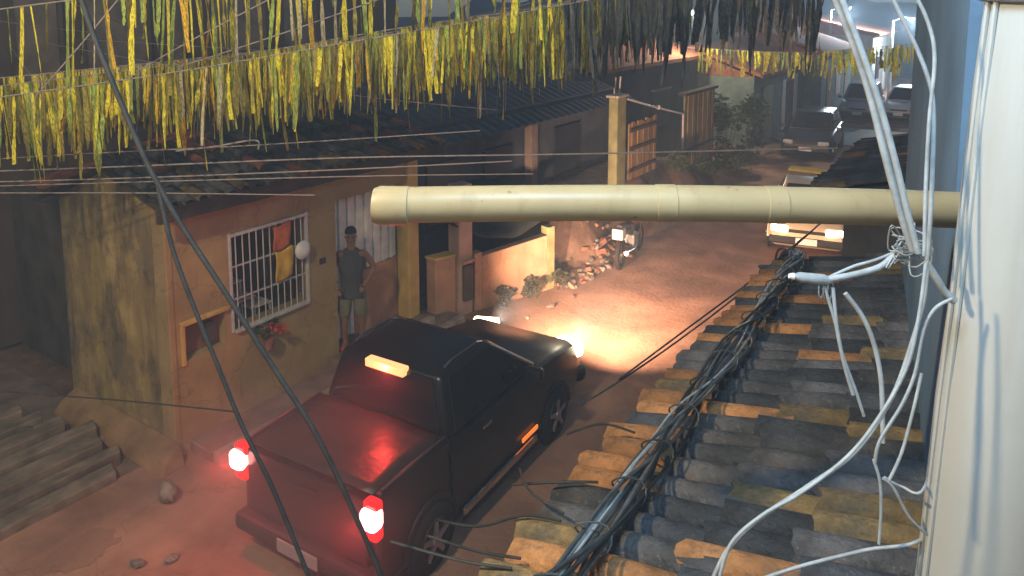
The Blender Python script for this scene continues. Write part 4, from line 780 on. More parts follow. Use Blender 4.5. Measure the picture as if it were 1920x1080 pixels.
GARL = [
    ([(-7.82, 2.66, 4.17), (-6.28, 3.73, 4.43), (-5.02, 4.6, 4.69), (-3.52, 5.64, 5.0), (-2.53, 6.33, 5.24)], 0.43, 0.72, 0.075, WARM, 'nearest yellow ribbon garland hanging lowest at the left edge'),
    ([(-8.54, 2.92, 4.21), (-6.42, 4.37, 4.53), (-4.87, 5.45, 4.84), (-3.49, 6.4, 5.08), (-2.55, 7.05, 5.26)], 0.52, 0.79, 0.075, WARM, 'second yellow ribbon garland from the front'),
    ([(-9.26, 3.17, 4.24), (-6.49, 5.06, 4.58), (-4.81, 6.22, 4.89), (-3.74, 6.96, 5.08), (-2.76, 7.64, 5.28)], 0.51, 0.82, 0.08, WARM, 'third yellow ribbon garland from the front'),
    ([(-9.21, 3.93, 4.24), (-6.49, 5.79, 4.61), (-4.03, 7.5, 5.12), (-2.97, 8.23, 5.33)], 0.55, 0.86, 0.08, MIXD, 'fourth garland from the front, mixed yellow and olive'),
    ([(-8.76, 5.21, 4.34), (-6.55, 6.72, 4.63), (-4.36, 8.25, 5.17), (-3.25, 9.01, 5.33)], 0.54, 0.94, 0.09, MIXD, 'fifth garland from the front, ending over the slate blue roof'),
    ([(-8.32, 6.48, 4.46), (-5.93, 8.13, 4.86), (-4.56, 9.1, 5.22), (-3.54, 9.79, 5.32)], 0.58, 0.95, 0.10, MIXD, 'sixth garland from the front, dimmest of the yellow ones'),
    ([(-7.4, 2.58, 4.96), (-5.95, 3.57, 5.18), (-4.46, 4.59, 5.36), (-2.96, 5.6, 5.49)], 0.25, 0.75, 0.11, {'y': 5, 'w': 1.5, 'g': 2, 'd': 2, 'o': 1}, 'upper garland of sparse long ribbons at the top left'),
    ([(-7.47, 3.52, 5.1), (-5.45, 4.89, 5.35), (-3.42, 6.25, 5.4)], 0.50, 1.05, 0.055, {'y': 4, 'w': 1.2, 'g': 3, 'd': 3, 'o': 1}, 'upper garland of green and yellow ribbons at the top centre'),
    ([(-5.61, 9.6, 5.2), (-3.56, 10.99, 5.4), (-2.25, 11.85, 5.38)], 0.64, 1.04, 0.06, UNLIT_GREY, 'nearest unlit-grey ribbon garland over the far street'),
    ([(-6.23, 11.02, 5.29), (-4.04, 12.49, 5.41), (-2.55, 13.5, 5.36)], 0.82, 1.18, 0.065, UNLIT_GREY, 'middle unlit-grey ribbon garland over the far street'),
    ([(-6.81, 12.46, 5.4), (-4.53, 13.99, 5.45), (-2.95, 15.0, 5.4)], 0.92, 1.27, 0.07, UNLIT_GREY, 'farthest unlit-grey ribbon garland over the far street'),
    ([(-8.42, 24.0, 3.75), (-5.2, 24.0, 3.72), (-1.98, 24.0, 4.06)], 0.5, 0.91, 0.11, {'y': 5, 'd': 2, 'g': 2}, 'nearest of the three distant yellow garlands'),
    ([(-8.06, 27.0, 3.56), (-5.1, 27.0, 3.55), (-2.22, 27.0, 3.87)], 0.46, 0.92, 0.11, {'y': 5, 'd': 2, 'g': 2}, 'middle of the three distant yellow garlands'),
    ([(-8.15, 31.0, 3.3), (-5.4, 31.0, 3.25), (-2.71, 31.0, 3.52)], 0.52, 0.94, 0.12, {'y': 5, 'd': 2, 'g': 2}, 'farthest of the three distant yellow garlands'),
]
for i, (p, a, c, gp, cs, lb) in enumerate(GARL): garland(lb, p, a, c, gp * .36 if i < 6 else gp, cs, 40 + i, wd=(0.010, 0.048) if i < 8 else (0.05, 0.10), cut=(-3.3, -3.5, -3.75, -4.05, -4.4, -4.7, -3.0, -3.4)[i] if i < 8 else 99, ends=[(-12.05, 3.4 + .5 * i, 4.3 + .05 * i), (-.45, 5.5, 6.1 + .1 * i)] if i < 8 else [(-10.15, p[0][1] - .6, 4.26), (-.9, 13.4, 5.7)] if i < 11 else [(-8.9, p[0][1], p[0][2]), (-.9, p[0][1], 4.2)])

# ------------------------------------------------------------------ vehicles
def ring_sec(hw, y, zb, zt):
    h_ = zt - zb
    half = [(hw * .80, zb), (hw * .965, zb + .10 * h_), (hw, zb + .38 * h_), (hw * .985, zb + .72 * h_), (hw * .93, zb + .93 * h_), (hw * .82, zt)]
    return [(x, y, z) for x, z in half] + [(-x, y, z) for x, z in reversed(half)]
def wheel(parent, x, y, r=0.30, wd=0.19, rimm=None):
    s = 1 if x > 0 else -1
    b = MB(); b.lathe([(-wd / 2, r * .62), (-wd / 2, r * .9), (-wd * .38, r), (wd * .38, r), (wd / 2, r * .9), (wd / 2, r * .62)], (x, y, r), 'x', 26); ty = b.build('wheel', M_RUBBER, parent, smooth=40)
    b = MB(); xo = x + s * wd * .42; b.lathe([(-.03, r * .63), (.03, r * .63), (.03, r * .56), (0.0, r * .54), (0.0, .001)], (xo, y, r), 'x', 26)
    rm = b.build('rim', M_BLACKPL, ty, smooth=40)
    b = MB()
    for k in range(5):
        a = 6.2832 * k / 5 + .3; c, sn = math.cos(a), math.sin(a); p = -sn * .03, c * .03
        q = [(y + c * .04 - sn * .03, r + sn * .04 + c * .03), (y + c * .04 + sn * .03, r + sn * .04 - c * .03), (y + c * r * .6 + sn * .022, r + sn * r * .6 - c * .022), (y + c * r * .6 - sn * .022, r + sn * r * .6 + c * .022)]
        b.hexa([(xo, u, v) for u, v in q], [(xo + s * .035, u, v) for u, v in q])
    b.lathe([(-.01, .055), (.045, .055), (.05, .03), (.05, .001)] if s > 0 else [(.01, .055), (-.045, .055), (-.05, .03), (-.05, .001)], (xo, y, r), 'x', 14)
    b.build('spokes', M_ALLOY, ty)
def arch(parent, x, y, r, m):
    b = MB(); s = 1 if x > 0 else -1; rings = []
    for k in range(13):
        a = math.pi * k / 12; c, sn = math.cos(a), math.sin(a)
        rings.append([(x - s * .10, y + c * r, .3 + sn * r), (x + s * .012, y + c * r, .3 + sn * r), (x + s * .012, y + c * (r + .05), .3 + sn * (r + .05)), (x - s * .10, y + c * (r + .05), .3 + sn * (r + .05))])
    b.loft(rings); b.build('wheel_arch', m, parent)
    b = MB(); b.lathe([(-.02 if s > 0 else .02, r), (.006 * s, r), (.006 * s, .001)], (x, y, .3), 'x', 26); b.build('arch_liner', M_RUBBER, parent)
def win_quad(parent, name, q, out, shrink=.86, m=None, th=.012):
    Q = [Vector(p) for p in q]; c = sum(Q, Vector()) / 4; n = (Q[1] - Q[0]).cross(Q[3] - Q[0]).normalized()
    if n.dot(Vector(out)) < 0: n = -n
    I = [c + (p - c) * shrink for p in Q]
    b = MB(); b.hexa([p - n * .02 for p in I], [p + n * th for p in I]); return b.build(name, m or M_GLASS, parent, bevel=.006)
def cabin(parent, y0b, y1b, y0t, y1t, hwb, hwt, zb, zt, m, screen=None):
    B = [(-hwb, y0b, zb), (hwb, y0b, zb), (hwb, y1b, zb), (-hwb, y1b, zb)]; Tt = [(-hwt, y0t, zt), (hwt, y0t, zt), (hwt, y1t, zt), (-hwt, y1t, zt)]
    b = MB(); b.hexa(B, Tt); c = b.build('cabin', m, parent, bevel=.055, seg=3)
    for p in c.data.polygons: p.use_smooth = True
    win_quad(parent, 'rear_window', [B[0], B[1], Tt[1], Tt[0]], (0, -1, 0.2)); win_quad(parent, 'windscreen', [B[3], B[2], Tt[2], Tt[3]], (0, 1, .3), .9 if screen else .86, m=screen)
    for s in (-1, 1):
        bq, tq = (B[1], B[2]), (Tt[1], Tt[2])
        f = lambda p: (s * abs(p[0]), p[1], p[2])
        a, d, e_, g_ = f(bq[0]), f(bq[1]), f(tq[1]), f(tq[0])
        if y1b - y0b > 1.9:
            mb, mt = lerp(a, d, .5), lerp(g_, e_, .5)
            win_quad(parent, 'side_window', [a, mb, mt, g_], (s, 0, .2), .84); win_quad(parent, 'side_window', [mb, d, e_, mt], (s, 0, .2), .84)
        else: win_quad(parent, 'side_window', [a, d, e_, g_], (s, 0, .2), .84)
    return c
def parked_car(name, label, cat, loc, rz, m, L=4.0, W=1.68, H=1.46, head=M_LENS, van=False, roofm=None, group=None):
    """local +Y is the front, origin on the ground at the centre"""
    t = thing(name, label, cat, loc, rz, group, world=False); hw = W / 2; h2 = L / 2
    if not van:
        S = [(-h2, .90, .35, .80), (-h2 + .08, .97, .24, .90), (-h2 + .5, 1, .20, .95), (-.3, 1, .19, .94), (.7, 1, .19, .92), (h2 - .6, .99, .20, .84), (h2 - .12, .94, .23, .74), (h2, .84, .32, .62)]
    else:
        S = [(-h2, .93, .35, 1.0), (-h2 + .1, .99, .25, 1.05), (-.5, 1, .2, 1.05), (h2 - .35, 1, .22, 1.05), (h2 - .10, .96, .25, 1.02), (h2, .86, .36, .92)]
    b = MB(); b.loft([ring_sec(hw * a, y, zb, zt) for y, a, zb, zt in S]); b.build('body', m, t, smooth=40)
    if van: cb = cabin(t, h2 - 1.35, h2 - .12, h2 - 1.22, h2 - .45, hw * .93, hw * .82, 1.0, H, m, mat('lit_windscreen', (0.42, 0.32, 0.25), 0.35, 0.2, 4, 0))  # van screen tan: headlight on the glass put into its colour
    else: cb = cabin(t, -h2 + .25, h2 - 1.05, -h2 + .65, h2 - 1.75, hw * .90, hw * .70, .90, H, m)
    if roofm: b = MB(); b.box((0, h2 - .83, H + .02), (hw * 1.66, .86, .07)); b.build('roof_panel', roofm, t, bevel=.03)
    for sx in (-1, 1):
        for yy in (-h2 + .72, h2 - .78): arch(t, sx * hw * .985, yy, .335, m); wheel(t, sx * (hw - .08), yy, .29)
        if van: b = MB(); b.lathe([(-.03, .17), (.02, .17), (.03, .15), (.045, .08), (.05, .001)], (sx * hw * .60, h2 - .02, .72), 'y', 20); b.build('headlight', head, t, smooth=40)
        else: b = MB(); b.box((sx * hw * .66, h2 - .055, .60), (.34, .16, .14), -sx * .25); b.build('headlight', head, t, bevel=.04)
        b = MB(); b.box((sx * hw * .78, -h2 + .04, .74), (.2, .14, .22)); b.build('tail_light', M_TAILRED if False else M_BRICK, t, bevel=.03)
        b = MB(); b.box((sx * (hw + .06), h2 - 1.25 if not van else h2 - .35, .98), (.17, .1, .12)); b.build('mirror', m, t, bevel=.03)
    b = MB(); b.box((0, h2 - .02, .38), (W * .92, .16, .16)); b.build('front_bumper', M_BLACKPL if not van else M_CHROME, t, bevel=.05)
    b = MB(); b.box((0, -h2 + .02, .40), (W * .92, .16, .16)); b.build('rear_bumper', M_BLACKPL, t, bevel=.05)
    b = MB(); b.box((0, h2 + .065, .40), (.40, .012, .13)); b.build('number_plate', M_WHITE, t)
    if not van: b = MB(); b.box((0, h2 - .01, .58), (.7, .06, .07)); b.build('grille', M_BLACKPL, t, bevel=.015)
    else:
        b = MB(); b.hexa([(-.5, h2 - .03, .99), (-.40, h2 - .03, .99), (0.03, h2 + .012, .50), (-.03, h2 + .012, .50)], [(-.5, h2 + .02, .99), (-.40, h2 + .02, .99), (0.03, h2 + .03, .50), (-.03, h2 + .03, .50)])
        b.hexa([(.5, h2 - .03, .99), (.40, h2 - .03, .99), (-0.03, h2 + .014, .50), (.03, h2 + .014, .50)], [(.5, h2 + .022, .99), (.40, h2 + .022, .99), (-0.03, h2 + .032, .50), (.03, h2 + .032, .50)])
        b.build('nose_trim', M_BLACKPL, t)
    return t
parked_car('navy_car', 'dark navy parked car on the left before the hedge', 'car', (-5.35, 27.6, 0.0), R(184), M_DARKCAR, group='cars parked along the street')
parked_car('silver_car', 'silver blue car farther down the street on the left', 'car', (-5.25, 38.0, 0.0), R(182), M_SILVER, H=1.6, group='cars parked along the street')
parked_car('white_car', 'white car at the far right end of the street', 'car', (-3.45, 38.6, 0.0), R(176), M_WHITECAR, group='cars parked along the street')
parked_car('pale_hatchback', 'low pale car with bright headlamps facing us just below the pipe', 'car', (-3.26, 16.75, 0.0), R(190), M_CREAM, L=3.2, W=1.56, H=1.2, head=M_HEAD, group='cars parked along the street')
b = MB(); b.loft([[(x, 24.0 + .30 * math.cos(q), .004 + .09 * math.sin(q)) for q in [math.pi * j / 10 for j in range(11)]] for x in (-5.3, -4.4, -3.5, -2.4)]); tag(b.build('speed_bump', M_YELPAINT, smooth=50), 'yellow painted speed bump across the street just above the pipe', 'speed bump')

# the black pickup driving up the street
pk = thing('black_pickup', 'black small pickup truck driving away with its tail lamps lit', 'pickup', (-4.74, 3.90, 0.0), R(3.0), world=False)
hw = 0.85; BF = 1.02     # BF: front of the load bed
b = MB()   # front half body: cab base and bonnet
b.loft([ring_sec(hw * a, y, zb, zt) for y, a, zb, zt in [(BF, 1, .24, 1.06), (1.7, 1, .22, 1.06), (2.5, 1, .22, 1.04), (3.15, .99, .23, 1.0), (3.75, .95, .25, .90), (4.0, .86, .32, .74)]]); b.build('body', M_BLACK, pk, smooth=40)
b = MB()
for s in (-1, 1):
    b.hexa([(s * .70, .04, .28), (s * hw * .97, .04, .28), (s * hw * .99, BF - .005, .24), (s * .70, BF - .005, .24)], [(s * .72, .04, 1.09), (s * hw * .95, .04, 1.09), (s * hw * .96, BF - .005, 1.10), (s * .72, BF - .005, 1.10)])
b.bb(-.70, .70, .05, BF - .005, .32, .62); b.build('bed', M_BLACK, pk, bevel=.03)
b = MB(); b.bb(-.71, .71, -.01, .038, .46, 1.06); b.build('tailgate', M_BLACK, pk, bevel=.015)
b = MB(); b.bb(-.16, .16, -.03, -.012, .88, .94); b.build('tailgate_handle', M_BLACKPL, pk, bevel=.008)
b = MB(); b.bb(-.82, .82, -.10, .10, .29, .45); b.build('rear_bumper', M_BLACKPL, pk, bevel=.04)
b = MB(); b.bb(-.24, .24, -.116, -.102, .31, .43); b.build('number_plate', M_SILVER, pk, bevel=.004)
b = MB(); b.bb(-.68, .68, .10, BF - .02, .622, .65); b.build('bed_liner', mat('worn_bed', (0.16, 0.15, 0.15), 0.6, 0.3, 6, 0.2), pk)
v = []; f = []
for j in range(9):
    for i in range(11): v.append((-.73 + 1.46 * i / 10, .05 + (BF - .06) * j / 8, 1.092 + .012 * math.sin(i * 1.3) * math.sin(j * 1.1)))
for j in range(8):
    for i in range(10): a = j * 11 + i; f.append((a, a + 1, a + 12, a + 11))
b = MB(); b.add(v, f); o = b.build('bed_cover', mat('black_vinyl', (0.03, 0.028, 0.028), 0.36, 0.25, 5, 0.2, 12), pk, smooth=60); o.modifiers.new('solid', 'SOLIDIFY').thickness = 0.012
cabin(pk, BF + .02, 2.78, BF + .12, 2.02, .79, .62, 1.04, 1.58, M_BLACK)
for s in (-1, 1):
    b = MB(); b.tube([(s * .775, .10, 1.105), (s * .78, .5, 1.12), (s * .785, BF - .04, 1.115)], .013, 8); b.build('bed_rail', M_CHROME, pk)
    b = MB(); b.tube([(s * .56, BF + .26, 1.59), (s * .565, BF + .36, 1.625), (s * .565, BF + .82, 1.625), (s * .56, BF + .92, 1.59)], .012, 8); b.build('roof_rail', M_CHROME, pk)
    b = MB(); b.box((s * .775, .005, .92), (.145, .10, .34)); tl = b.build('tail_light', M_TAILRED, pk, bevel=.025)
    b = MB(); b.box((s * .785, -.03, .95), (.165, .14, .17)); b.build('bulb_window', M_TAIL, tl, bevel=.04)
    b = MB(); b.box((s * .62, 3.86, .76), (.36, .24, .18), -s * .35); b.build('headlight', M_HEAD, pk, bevel=.04)
    b = MB(); b.box((s * .94, 2.40, 1.13), (.20, .12, .15)); b.build('mirror', M_BLACK, pk, bevel=.04)
    b = MB(); b.bb(min(s * .82, s * .865), max(s * .82, s * .865), 1.18, 2.62, .22, .31); b.build('side_skirt', M_CHROME if s > 0 else M_BLACKPL, pk, bevel=.02)
    b = MB(); b.box((s * .845, 1.60, .94), (.03, .16, .03)); b.build('door_handle', M_CHROME, pk, bevel=.008)
    b = MB(); b.box((s * .862, 2.45, .40), (.02, .34, .05)); b.build('amber_glow_bar', M_AMBER, pk, bevel=.008)  # glowing bar added in place of orange light reflected along the sill
    for yy in (.70, 3.08): arch(pk, s * .835, yy, .345, M_BLACKPL); wheel(pk, s * .775, yy, .31)
b = MB(); b.bb(-.80, .80, 3.88, 4.06, .30, .48); b.build('front_bumper', M_BLACKPL, pk, bevel=.05)
b = MB(); b.box((0, BF + .085, 1.545), (.48, .10, .085)); b.build('brake_light', M_BRAKE, pk, bevel=.012)
def lamp(name, kind, energy, color, loc, rot=None, parent=None, size=0.05, **kw):
    L = bpy.data.lights.new(name, kind); L.energy = energy; L.color = color; L.shadow_soft_size = size
    for k, v in kw.items(): setattr(L, k, v)
    o = bpy.data.objects.new(name, L); COL.objects.link(o); o.location = loc
    if rot: o.rotation_euler = rot
    if parent is not None: o.parent = parent
    return o
for s in (-1, 1):
    lamp('headlight_beam', 'SPOT', 2500, (1.0, 0.60, 0.37), (s * .62, 4.06, .76), (R(92), 0, R(5 * s - 5)), pk, .06, spot_size=R(92), spot_blend=1.0)
    lamp('tail_glow', 'POINT', 14, (1.0, 0.03, 0.035), (s * .79, -.17, .95), None, pk, .05)
lamp('brake_glow', 'POINT', 24, (1.0, 0.05, 0.04), (0, BF - .03, 1.545), None, pk, .03)

# motorcycle parked by the bank
mc = thing('motorcycle', 'dark motorcycle with a white rear box parked by the earth bank', 'motorcycle', (-5.95, 13.25, 0), R(8), world=False)
for yy in (-.62, .62):
    b = MB(); rings = []
    for k in range(21):
        a = 6.2832 * k / 20; c = Vector((0, yy + .25 * math.cos(a), .30 + .25 * math.sin(a))); rd = Vector((0, math.cos(a), math.sin(a)))
        rings.append([c + rd * (.05 * math.cos(q)) + Vector((.045 * math.sin(q), 0, 0)) for q in [6.2832 * j / 8 for j in range(8)]])
    b.loft(rings, False); wh = b.build('wheel', M_RUBBER, mc, smooth=60)
    b = MB(); b.lathe([(-.05, .001), (-.05, .05), (.05, .05), (.05, .001)], (0, yy, .30), 'x', 12)
    for k in range(10): a = 6.2832 * k / 10; b.tube([(0, yy, .30), (0, yy + .21 * math.cos(a), .30 + .21 * math.sin(a))], .006, 4)
    b.build('spokes', M_ALLOY, wh)
b = MB(); b.tube([(-.06, .62, .30), (-.06, .42, .90)], .022, 8); b.tube([(.06, .62, .30), (.06, .42, .90)], .022, 8); b.build('fork', M_CHROME, mc)
b = MB(); b.tube([(-.36, .30, 1.04), (-.2, .40, 1.02), (0, .42, .96), (.2, .40, 1.02), (.36, .30, 1.04)], .013, 8); b.build('handlebar', M_CHROME, mc)
b = MB(); b.tube([(0, .42, .88), (0, .2, .55), (0, -.1, .35), (0, -.4, .45), (0, -.62, .32)], .03, 8); b.tube([(0, .42, .85), (0, -.1, .72), (0, -.6, .70)], .025, 8); b.build('frame', M_BLACKPL, mc)
b = MB(); b.loft([[(.10 * w_ * math.cos(q), y, z + .11 * w_ * math.sin(q)) for q in [6.2832 * j / 12 for j in range(12)]] for y, z, w_ in ((.36, .84, .5), (.25, .86, 1.1), (.05, .84, 1.2), (-.12, .79, .7))]); b.build('tank', mat('dark_red_tank', (0.20, 0.02, 0.02), 0.3), mc, smooth=50)
b = MB(); b.loft([[(.12 * w_ * math.cos(q), y, z + .05 * math.sin(q)) for q in [6.2832 * j / 12 for j in range(12)]] for y, z, w_ in ((-.10, .78, .7), (-.3, .78, 1.1), (-.55, .82, 1.0), (-.72, .86, .6))]); b.build('seat', M_BLACKPL, mc, smooth=50)
b = MB(); b.box((0, .05, .42), (.24, .34, .28)); b.build('engine', M_STEEL, mc, bevel=.04)
b = MB(); b.tube([(.12, .1, .35), (.14, -.2, .30), (.15, -.75, .38)], [.02, .03, .045], 10); b.build('exhaust', M_CHROME, mc, smooth=50)
b = MB(); b.lathe([(0, .09), (.06, .085), (.12, .04)], (0, .44, .86), 'y', 14); b.build('headlight', M_LENS, mc, smooth=50)
b = MB(); b.box((0, -.76, .76), (.22, .22, .21)); b.build('rear_box', M_GRILLE, mc, bevel=.025)
for s in (-1, 1): b = MB(); b.tube([(s * .25, .37, 1.03), (s * .30, .36, 1.16)], .007, 6); b.box((s * .31, .36, 1.19), (.11, .02, .07)); b.build('mirror', M_BLACKPL, mc)
b = MB(); b.tube([(-.05, -.05, .3), (-.22, -.02, .02)], .012, 6); b.build('stand', M_STEEL, mc)

# ------------------------------------------------------------------ the man in the doorway
def skin(name, nodes, edges, m, root, parent, sub=2):
    me = bpy.data.meshes.new(name); keys = list(nodes); me.from_pydata([nodes[k][:3] for k in keys], [(keys.index(a), keys.index(b_)) for a, b_ in edges], []); me.update()
    o = bpy.data.objects.new(name, me); COL.objects.link(o)
    md = o.modifiers.new('skin', 'SKIN'); md.use_smooth_shade = True
    sv = me.skin_vertices[0].data if me.skin_vertices else None
    if sv is None:
        bm = bmesh.new(); bm.from_mesh(me); bm.verts.layers.skin.verify(); bm.to_mesh(me); bm.free(); sv = me.skin_vertices[0].data
    for i, k in enumerate(keys):
        r = nodes[k][3]; sv[i].radius = r if isinstance(r, tuple) else (r, r); sv[i].use_root = (k == root)
    s = o.modifiers.new('sub', 'SUBSURF'); s.levels = sub; s.render_levels = sub
    dg = bpy.context.evaluated_depsgraph_get(); dg.update()
    m2 = bpy.data.meshes.new_from_object(o.evaluated_get(dg)); o.modifiers.clear(); o.data = m2; m2.materials.clear(); m2.materials.append(m)
    for p in m2.polygons: p.use_smooth = True
    o.parent = parent; return o
# local: figure faces -Y, z up from the soles
man = thing('person', 'man in dark vest and light shorts standing in the porch doorway', 'person', (-7.36, 7.02, 0.242), R(42), world=False)
body = {'pelvis': (0, .01, .92, (.135, .10)), 'waist': (0, .0, 1.08, (.125, .095)), 'chest': (0, .0, 1.28, (.155, .105)), 'neckb': (0, .01, 1.43, (.085, .07)), 'neck': (0, -.005, 1.50, .052), 'head0': (0, -.02, 1.57, (.066, .078)), 'head1': (0, -.02, 1.65, (.074, .092)), 'crown': (0, -.01, 1.715, (.055, .07)),
        'shR': (-.18, .01, 1.40, .058), 'elR': (-.27, -.02, 1.14, .044), 'wrR': (-.20, -.17, .98, .032), 'haR': (-.17, -.23, .95, .036),
        'shL': (.18, .01, 1.40, .058), 'elL': (.31, .06, 1.16, .044), 'wrL': (.19, -.06, .97, .032), 'haL': (.15, -.10, .94, .036),
        'hipR': (-.095, .01, .86, .085), 'knR': (-.115, -.02, .47, .058), 'anR': (-.12, .02, .09, .040), 'toR': (-.14, -.13, .035, .034),
        'hipL': (.095, .01, .86, .085), 'knL': (.125, -.03, .47, .058), 'anL': (.12, .01, .09, .038), 'toL': (.15, -.14, .035, .034)}
be = [('pelvis', 'waist'), ('waist', 'chest'), ('chest', 'neckb'), ('neckb', 'neck'), ('neck', 'head0'), ('head0', 'head1'), ('head1', 'crown')]
for s in 'RL': be += [('chest', 'sh' + s), ('sh' + s, 'el' + s), ('el' + s, 'wr' + s), ('wr' + s, 'ha' + s), ('pelvis', 'hip' + s), ('hip' + s, 'kn' + s), ('kn' + s, 'an' + s), ('an' + s, 'to' + s)]
skin('body', body, be, M_SKIN, 'pelvis', man)
for s, sx in (('R', -1), ('L', 1)):
    hx, hy, hz = body['ha' + s][:3]
    for k in range(4):
        d = Vector((sx * -.35, -.55, -.55)).normalized(); bx = hx + (k - 1.5) * .017 * .8; bz = hz - .008 * k; ln = (.062, .072, .068, .052)[k]
        p0 = Vector((bx, hy, bz)); p1 = p0 + d * ln * .55; p2 = p1 + Vector((d.x * .5, d.y * .3, -1)).normalized() * ln * .5
        b = MB(); b.tube([p0, p1, p2], [.0095, .0085, .006], 6); b.build('finger', M_SKIN, man, smooth=60)
    p0 = Vector((hx, hy + .01, hz + .02)); b = MB(); b.tube([p0, p0 + Vector((-sx * .03, -.03, .01)), p0 + Vector((-sx * .035, -.055, -.01))], [.011, .0095, .007], 6); b.build('thumb', M_SKIN, man, smooth=60)
vest = {'hem': (0, .01, .80, (.165, .13)), 'pelvis': (0, .01, .92, (.165, .128)), 'waist': (0, .0, 1.08, (.158, .122)), 'chest': (0, .0, 1.28, (.19, .135)), 'top': (0, .005, 1.42, (.15, .10)), 'collar': (0, .008, 1.475, (.085, .075)), 'shR': (-.15, .01, 1.405, .078), 'shL': (.15, .01, 1.405, .078)}
skin('vest', vest, [('hem', 'pelvis'), ('pelvis', 'waist'), ('waist', 'chest'), ('chest', 'top'), ('top', 'collar'), ('chest', 'shR'), ('chest', 'shL')], M_SHIRT, 'pelvis', man)
sh_ = {'band': (0, .01, 1.0, (.15, .115)), 'pelvis': (0, .01, .90, (.170, .13))}
se = [('band', 'pelvis')]
for s, sx in (('R', -1), ('L', 1)):
    sh_['hip' + s] = (sx * .10, .01, .80, .108); sh_['hem' + s] = (sx * .12, -.012, .44, .100); se += [('pelvis', 'hip' + s), ('hip' + s, 'hem' + s)]
skin('shorts', sh_, se, M_SHORT, 'pelvis', man)
for s, sx in (('R', -1), ('L', 1)):
    a, q = body['an' + s], body['to' + s]
    skin('shoe', {'heel': (a[0], a[1] + .035, .045, .05), 'ankle': (a[0], a[1], .11, .05), 'toe': (q[0], q[1] - .02, .04, .045)}, [('ankle', 'heel'), ('heel', 'toe')], M_BOOT, 'heel', man, 2)
bm = bmesh.new(); bmesh.ops.create_uvsphere(bm, u_segments=20, v_segments=14, radius=1)
for v in bm.verts:
    v.co = Vector((v.co.x * .082, v.co.y * .103, v.co.z * .085)); v.co += Vector((0, -.008, 1.70))
bmesh.ops.delete(bm, geom=[v for v in bm.verts if v.co.z < 1.655 + max(0, -v.co.y) * .35], context='VERTS')
me = bpy.data.meshes.new('hair'); bm.to_mesh(me); bm.free(); me.materials.append(M_HAIR)
for p in me.polygons: p.use_smooth = True
o = bpy.data.objects.new('hair', me); COL.objects.link(o); o.parent = man
b = MB(); b.add([(0, -.098, 1.655), (-.014, -.10, 1.615), (.014, -.10, 1.615), (0, -.128, 1.618), (0, -.10, 1.605)], [(0, 1, 3), (0, 3, 2), (1, 4, 3), (3, 4, 2)]); b.build('nose', M_SKIN, man)
for s in (-1, 1):
    b = MB(); b.lathe([(-.012, .001), (-.008, .009), (0, .012), (.008, .009), (.012, .001)], (s * .030, -.098, 1.652), 'y', 10); b.build('eye', M_HAIR, man, smooth=60)
    b = MB(); b.lathe([(-.008, .001), (-.006, .018), (.004, .022), (.008, .001)], (s * .076, -.012, 1.635), 'x', 10); b.build('ear', M_SKIN, man, smooth=60)
b = MB(); b.box((0, -.097, 1.578), (.045, .012, .008)); b.build('mouth', mat('lips', (0.16, 0.06, 0.05), 0.6), man, bevel=.003)

# ------------------------------------------------------------------ street lamp over the near street and lamp on the camera-side wall (both above the view)
t = thing('sodium_street_lamp', 'sodium street lamp on a concrete pole above the near street, out of view', 'street lamp', (-1.75, -3.2, 0))
b = MB(); b.tube([(-1.75, -3.2, 0), (-1.75, -3.2, 7.6)], [.14, .10], 14); b.build('pole', M_CONC, t, smooth=50)
b = MB(); b.tube([(-1.75, -3.2, 7.3), (-2.2, -2.6, 7.75), (-3.25, -1.4, 7.9)], .03, 8); b.build('arm', M_STEEL, t)
b = MB(); b.box((-3.4, -1.2, 7.90), (.28, .6, .14), R(25)); b.build('lamp_head', M_STEEL, t, bevel=.04)
b = MB(); b.lathe([(-.12, .02), (-.09, .10), (0, .13)], (-3.4, -1.2, 7.82), 'z', 16); b.build('lamp_glass', M_SODIUM, t, smooth=60)
lo = lamp('lamp_light', 'POINT', SODIUM, (1.0, 0.78, 0.44), (-3.4, -1.2, 7.55), None, None, .14); attach(lo, t)
t = thing('balcony_lamp', 'white lamp under the balcony ceiling above the camera, out of view', 'lamp', (-0.5, 0.9, 6.5))
b = MB(); b.lathe([(0, .36), (-.04, .36), (-.05, .345)], (-.5, .9, 6.598), 'z', 18); b.build('base', M_STEEL, t, smooth=40)
b = MB(); b.lathe([(-.05, .34), (-.09, .33), (-.12, .22), (-.13, .001)], (-.5, .9, 6.598), 'z', 24); b.build('lamp_glass', M_LED, t, smooth=60)
lo = lamp('lamp_light', 'POINT', LEDW, (0.45, 0.74, 1.0), (-.5, .9, 6.36), None, None, .38); attach(lo, t)

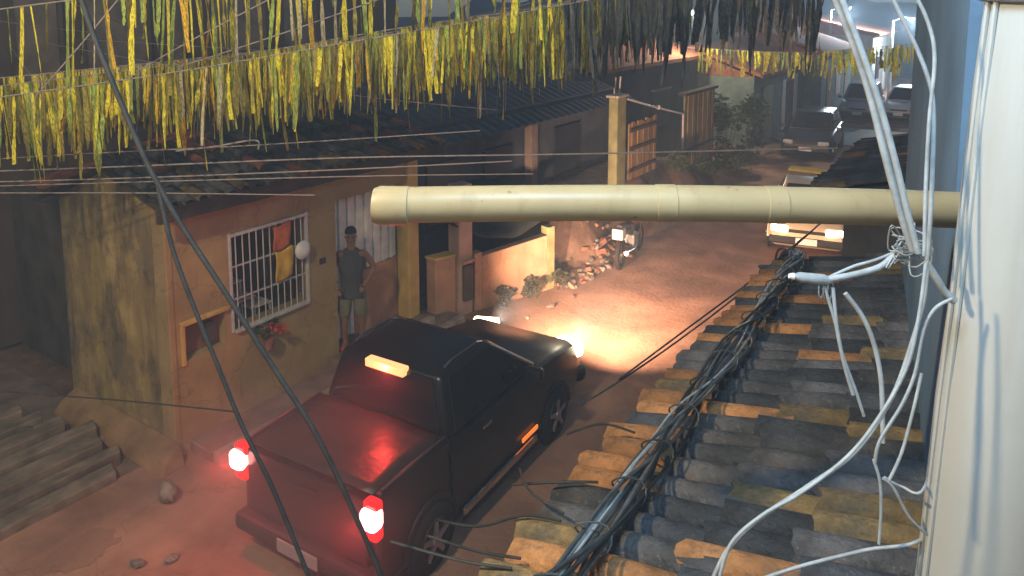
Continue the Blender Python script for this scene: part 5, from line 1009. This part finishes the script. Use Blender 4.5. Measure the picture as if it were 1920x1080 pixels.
# ------------------------------------------------------------------ night haze: thin volume added for the veil and lamp glow
b = MB(); b.bb(-60, 40, -40, 90, -1.2, 11.5); hz = b.build('haze', bpy.data.materials.new('haze_air')); hz['kind'] = 'stuff'
hm = hz.data.materials[0]; hm.use_nodes = True; hm.node_tree.nodes.clear()
ho = hm.node_tree.nodes.new('ShaderNodeOutputMaterial'); hv = hm.node_tree.nodes.new('ShaderNodeVolumePrincipled')
hv.inputs['Color'].default_value = (0.62, 0.78, 0.98, 1); hv.inputs['Density'].default_value = HAZE; hv.inputs['Anisotropy'].default_value = 0.0
hm.node_tree.links.new(hv.outputs[0], ho.inputs['Volume'])

# volume added round the pickup's rear to give the tail lamps a halo
bm = bmesh.new(); bmesh.ops.create_uvsphere(bm, u_segments=24, v_segments=14, radius=1.0)
me = bpy.data.meshes.new('tail_halo_volume'); bm.to_mesh(me); bm.free(); sm = bpy.data.objects.new('tail_halo_volume', me); COL.objects.link(sm)
sm.location = (-4.85, 3.75, 1.02); sm.scale = (1.75, 1.5, 1.0); sm['kind'] = 'stuff'
mm = bpy.data.materials.new('tail_halo_volume'); mm.use_nodes = True; N = mm.node_tree.nodes; N.clear(); me.materials.append(mm)
so = N.new('ShaderNodeOutputMaterial'); sv_ = N.new('ShaderNodeVolumePrincipled'); sv_.inputs['Color'].default_value = (0.8, 0.8, 0.8, 1)
tc = N.new('ShaderNodeTexCoord'); ln = N.new('ShaderNodeVectorMath'); ln.operation = 'LENGTH'; mr = N.new('ShaderNodeMapRange'); mr.interpolation_type = 'SMOOTHSTEP'
mr.inputs[1].default_value = 0.25; mr.inputs[2].default_value = 1.0; mr.inputs[3].default_value = HALO; mr.inputs[4].default_value = 0.0
mm.node_tree.links.new(tc.outputs['Object'], ln.inputs[0]); mm.node_tree.links.new(ln.outputs['Value'], mr.inputs[0]); mm.node_tree.links.new(mr.outputs[0], sv_.inputs['Density']); mm.node_tree.links.new(sv_.outputs[0], so.inputs['Volume'])

for o in bpy.data.objects:
    if 'world_built' in o: del o['world_built']
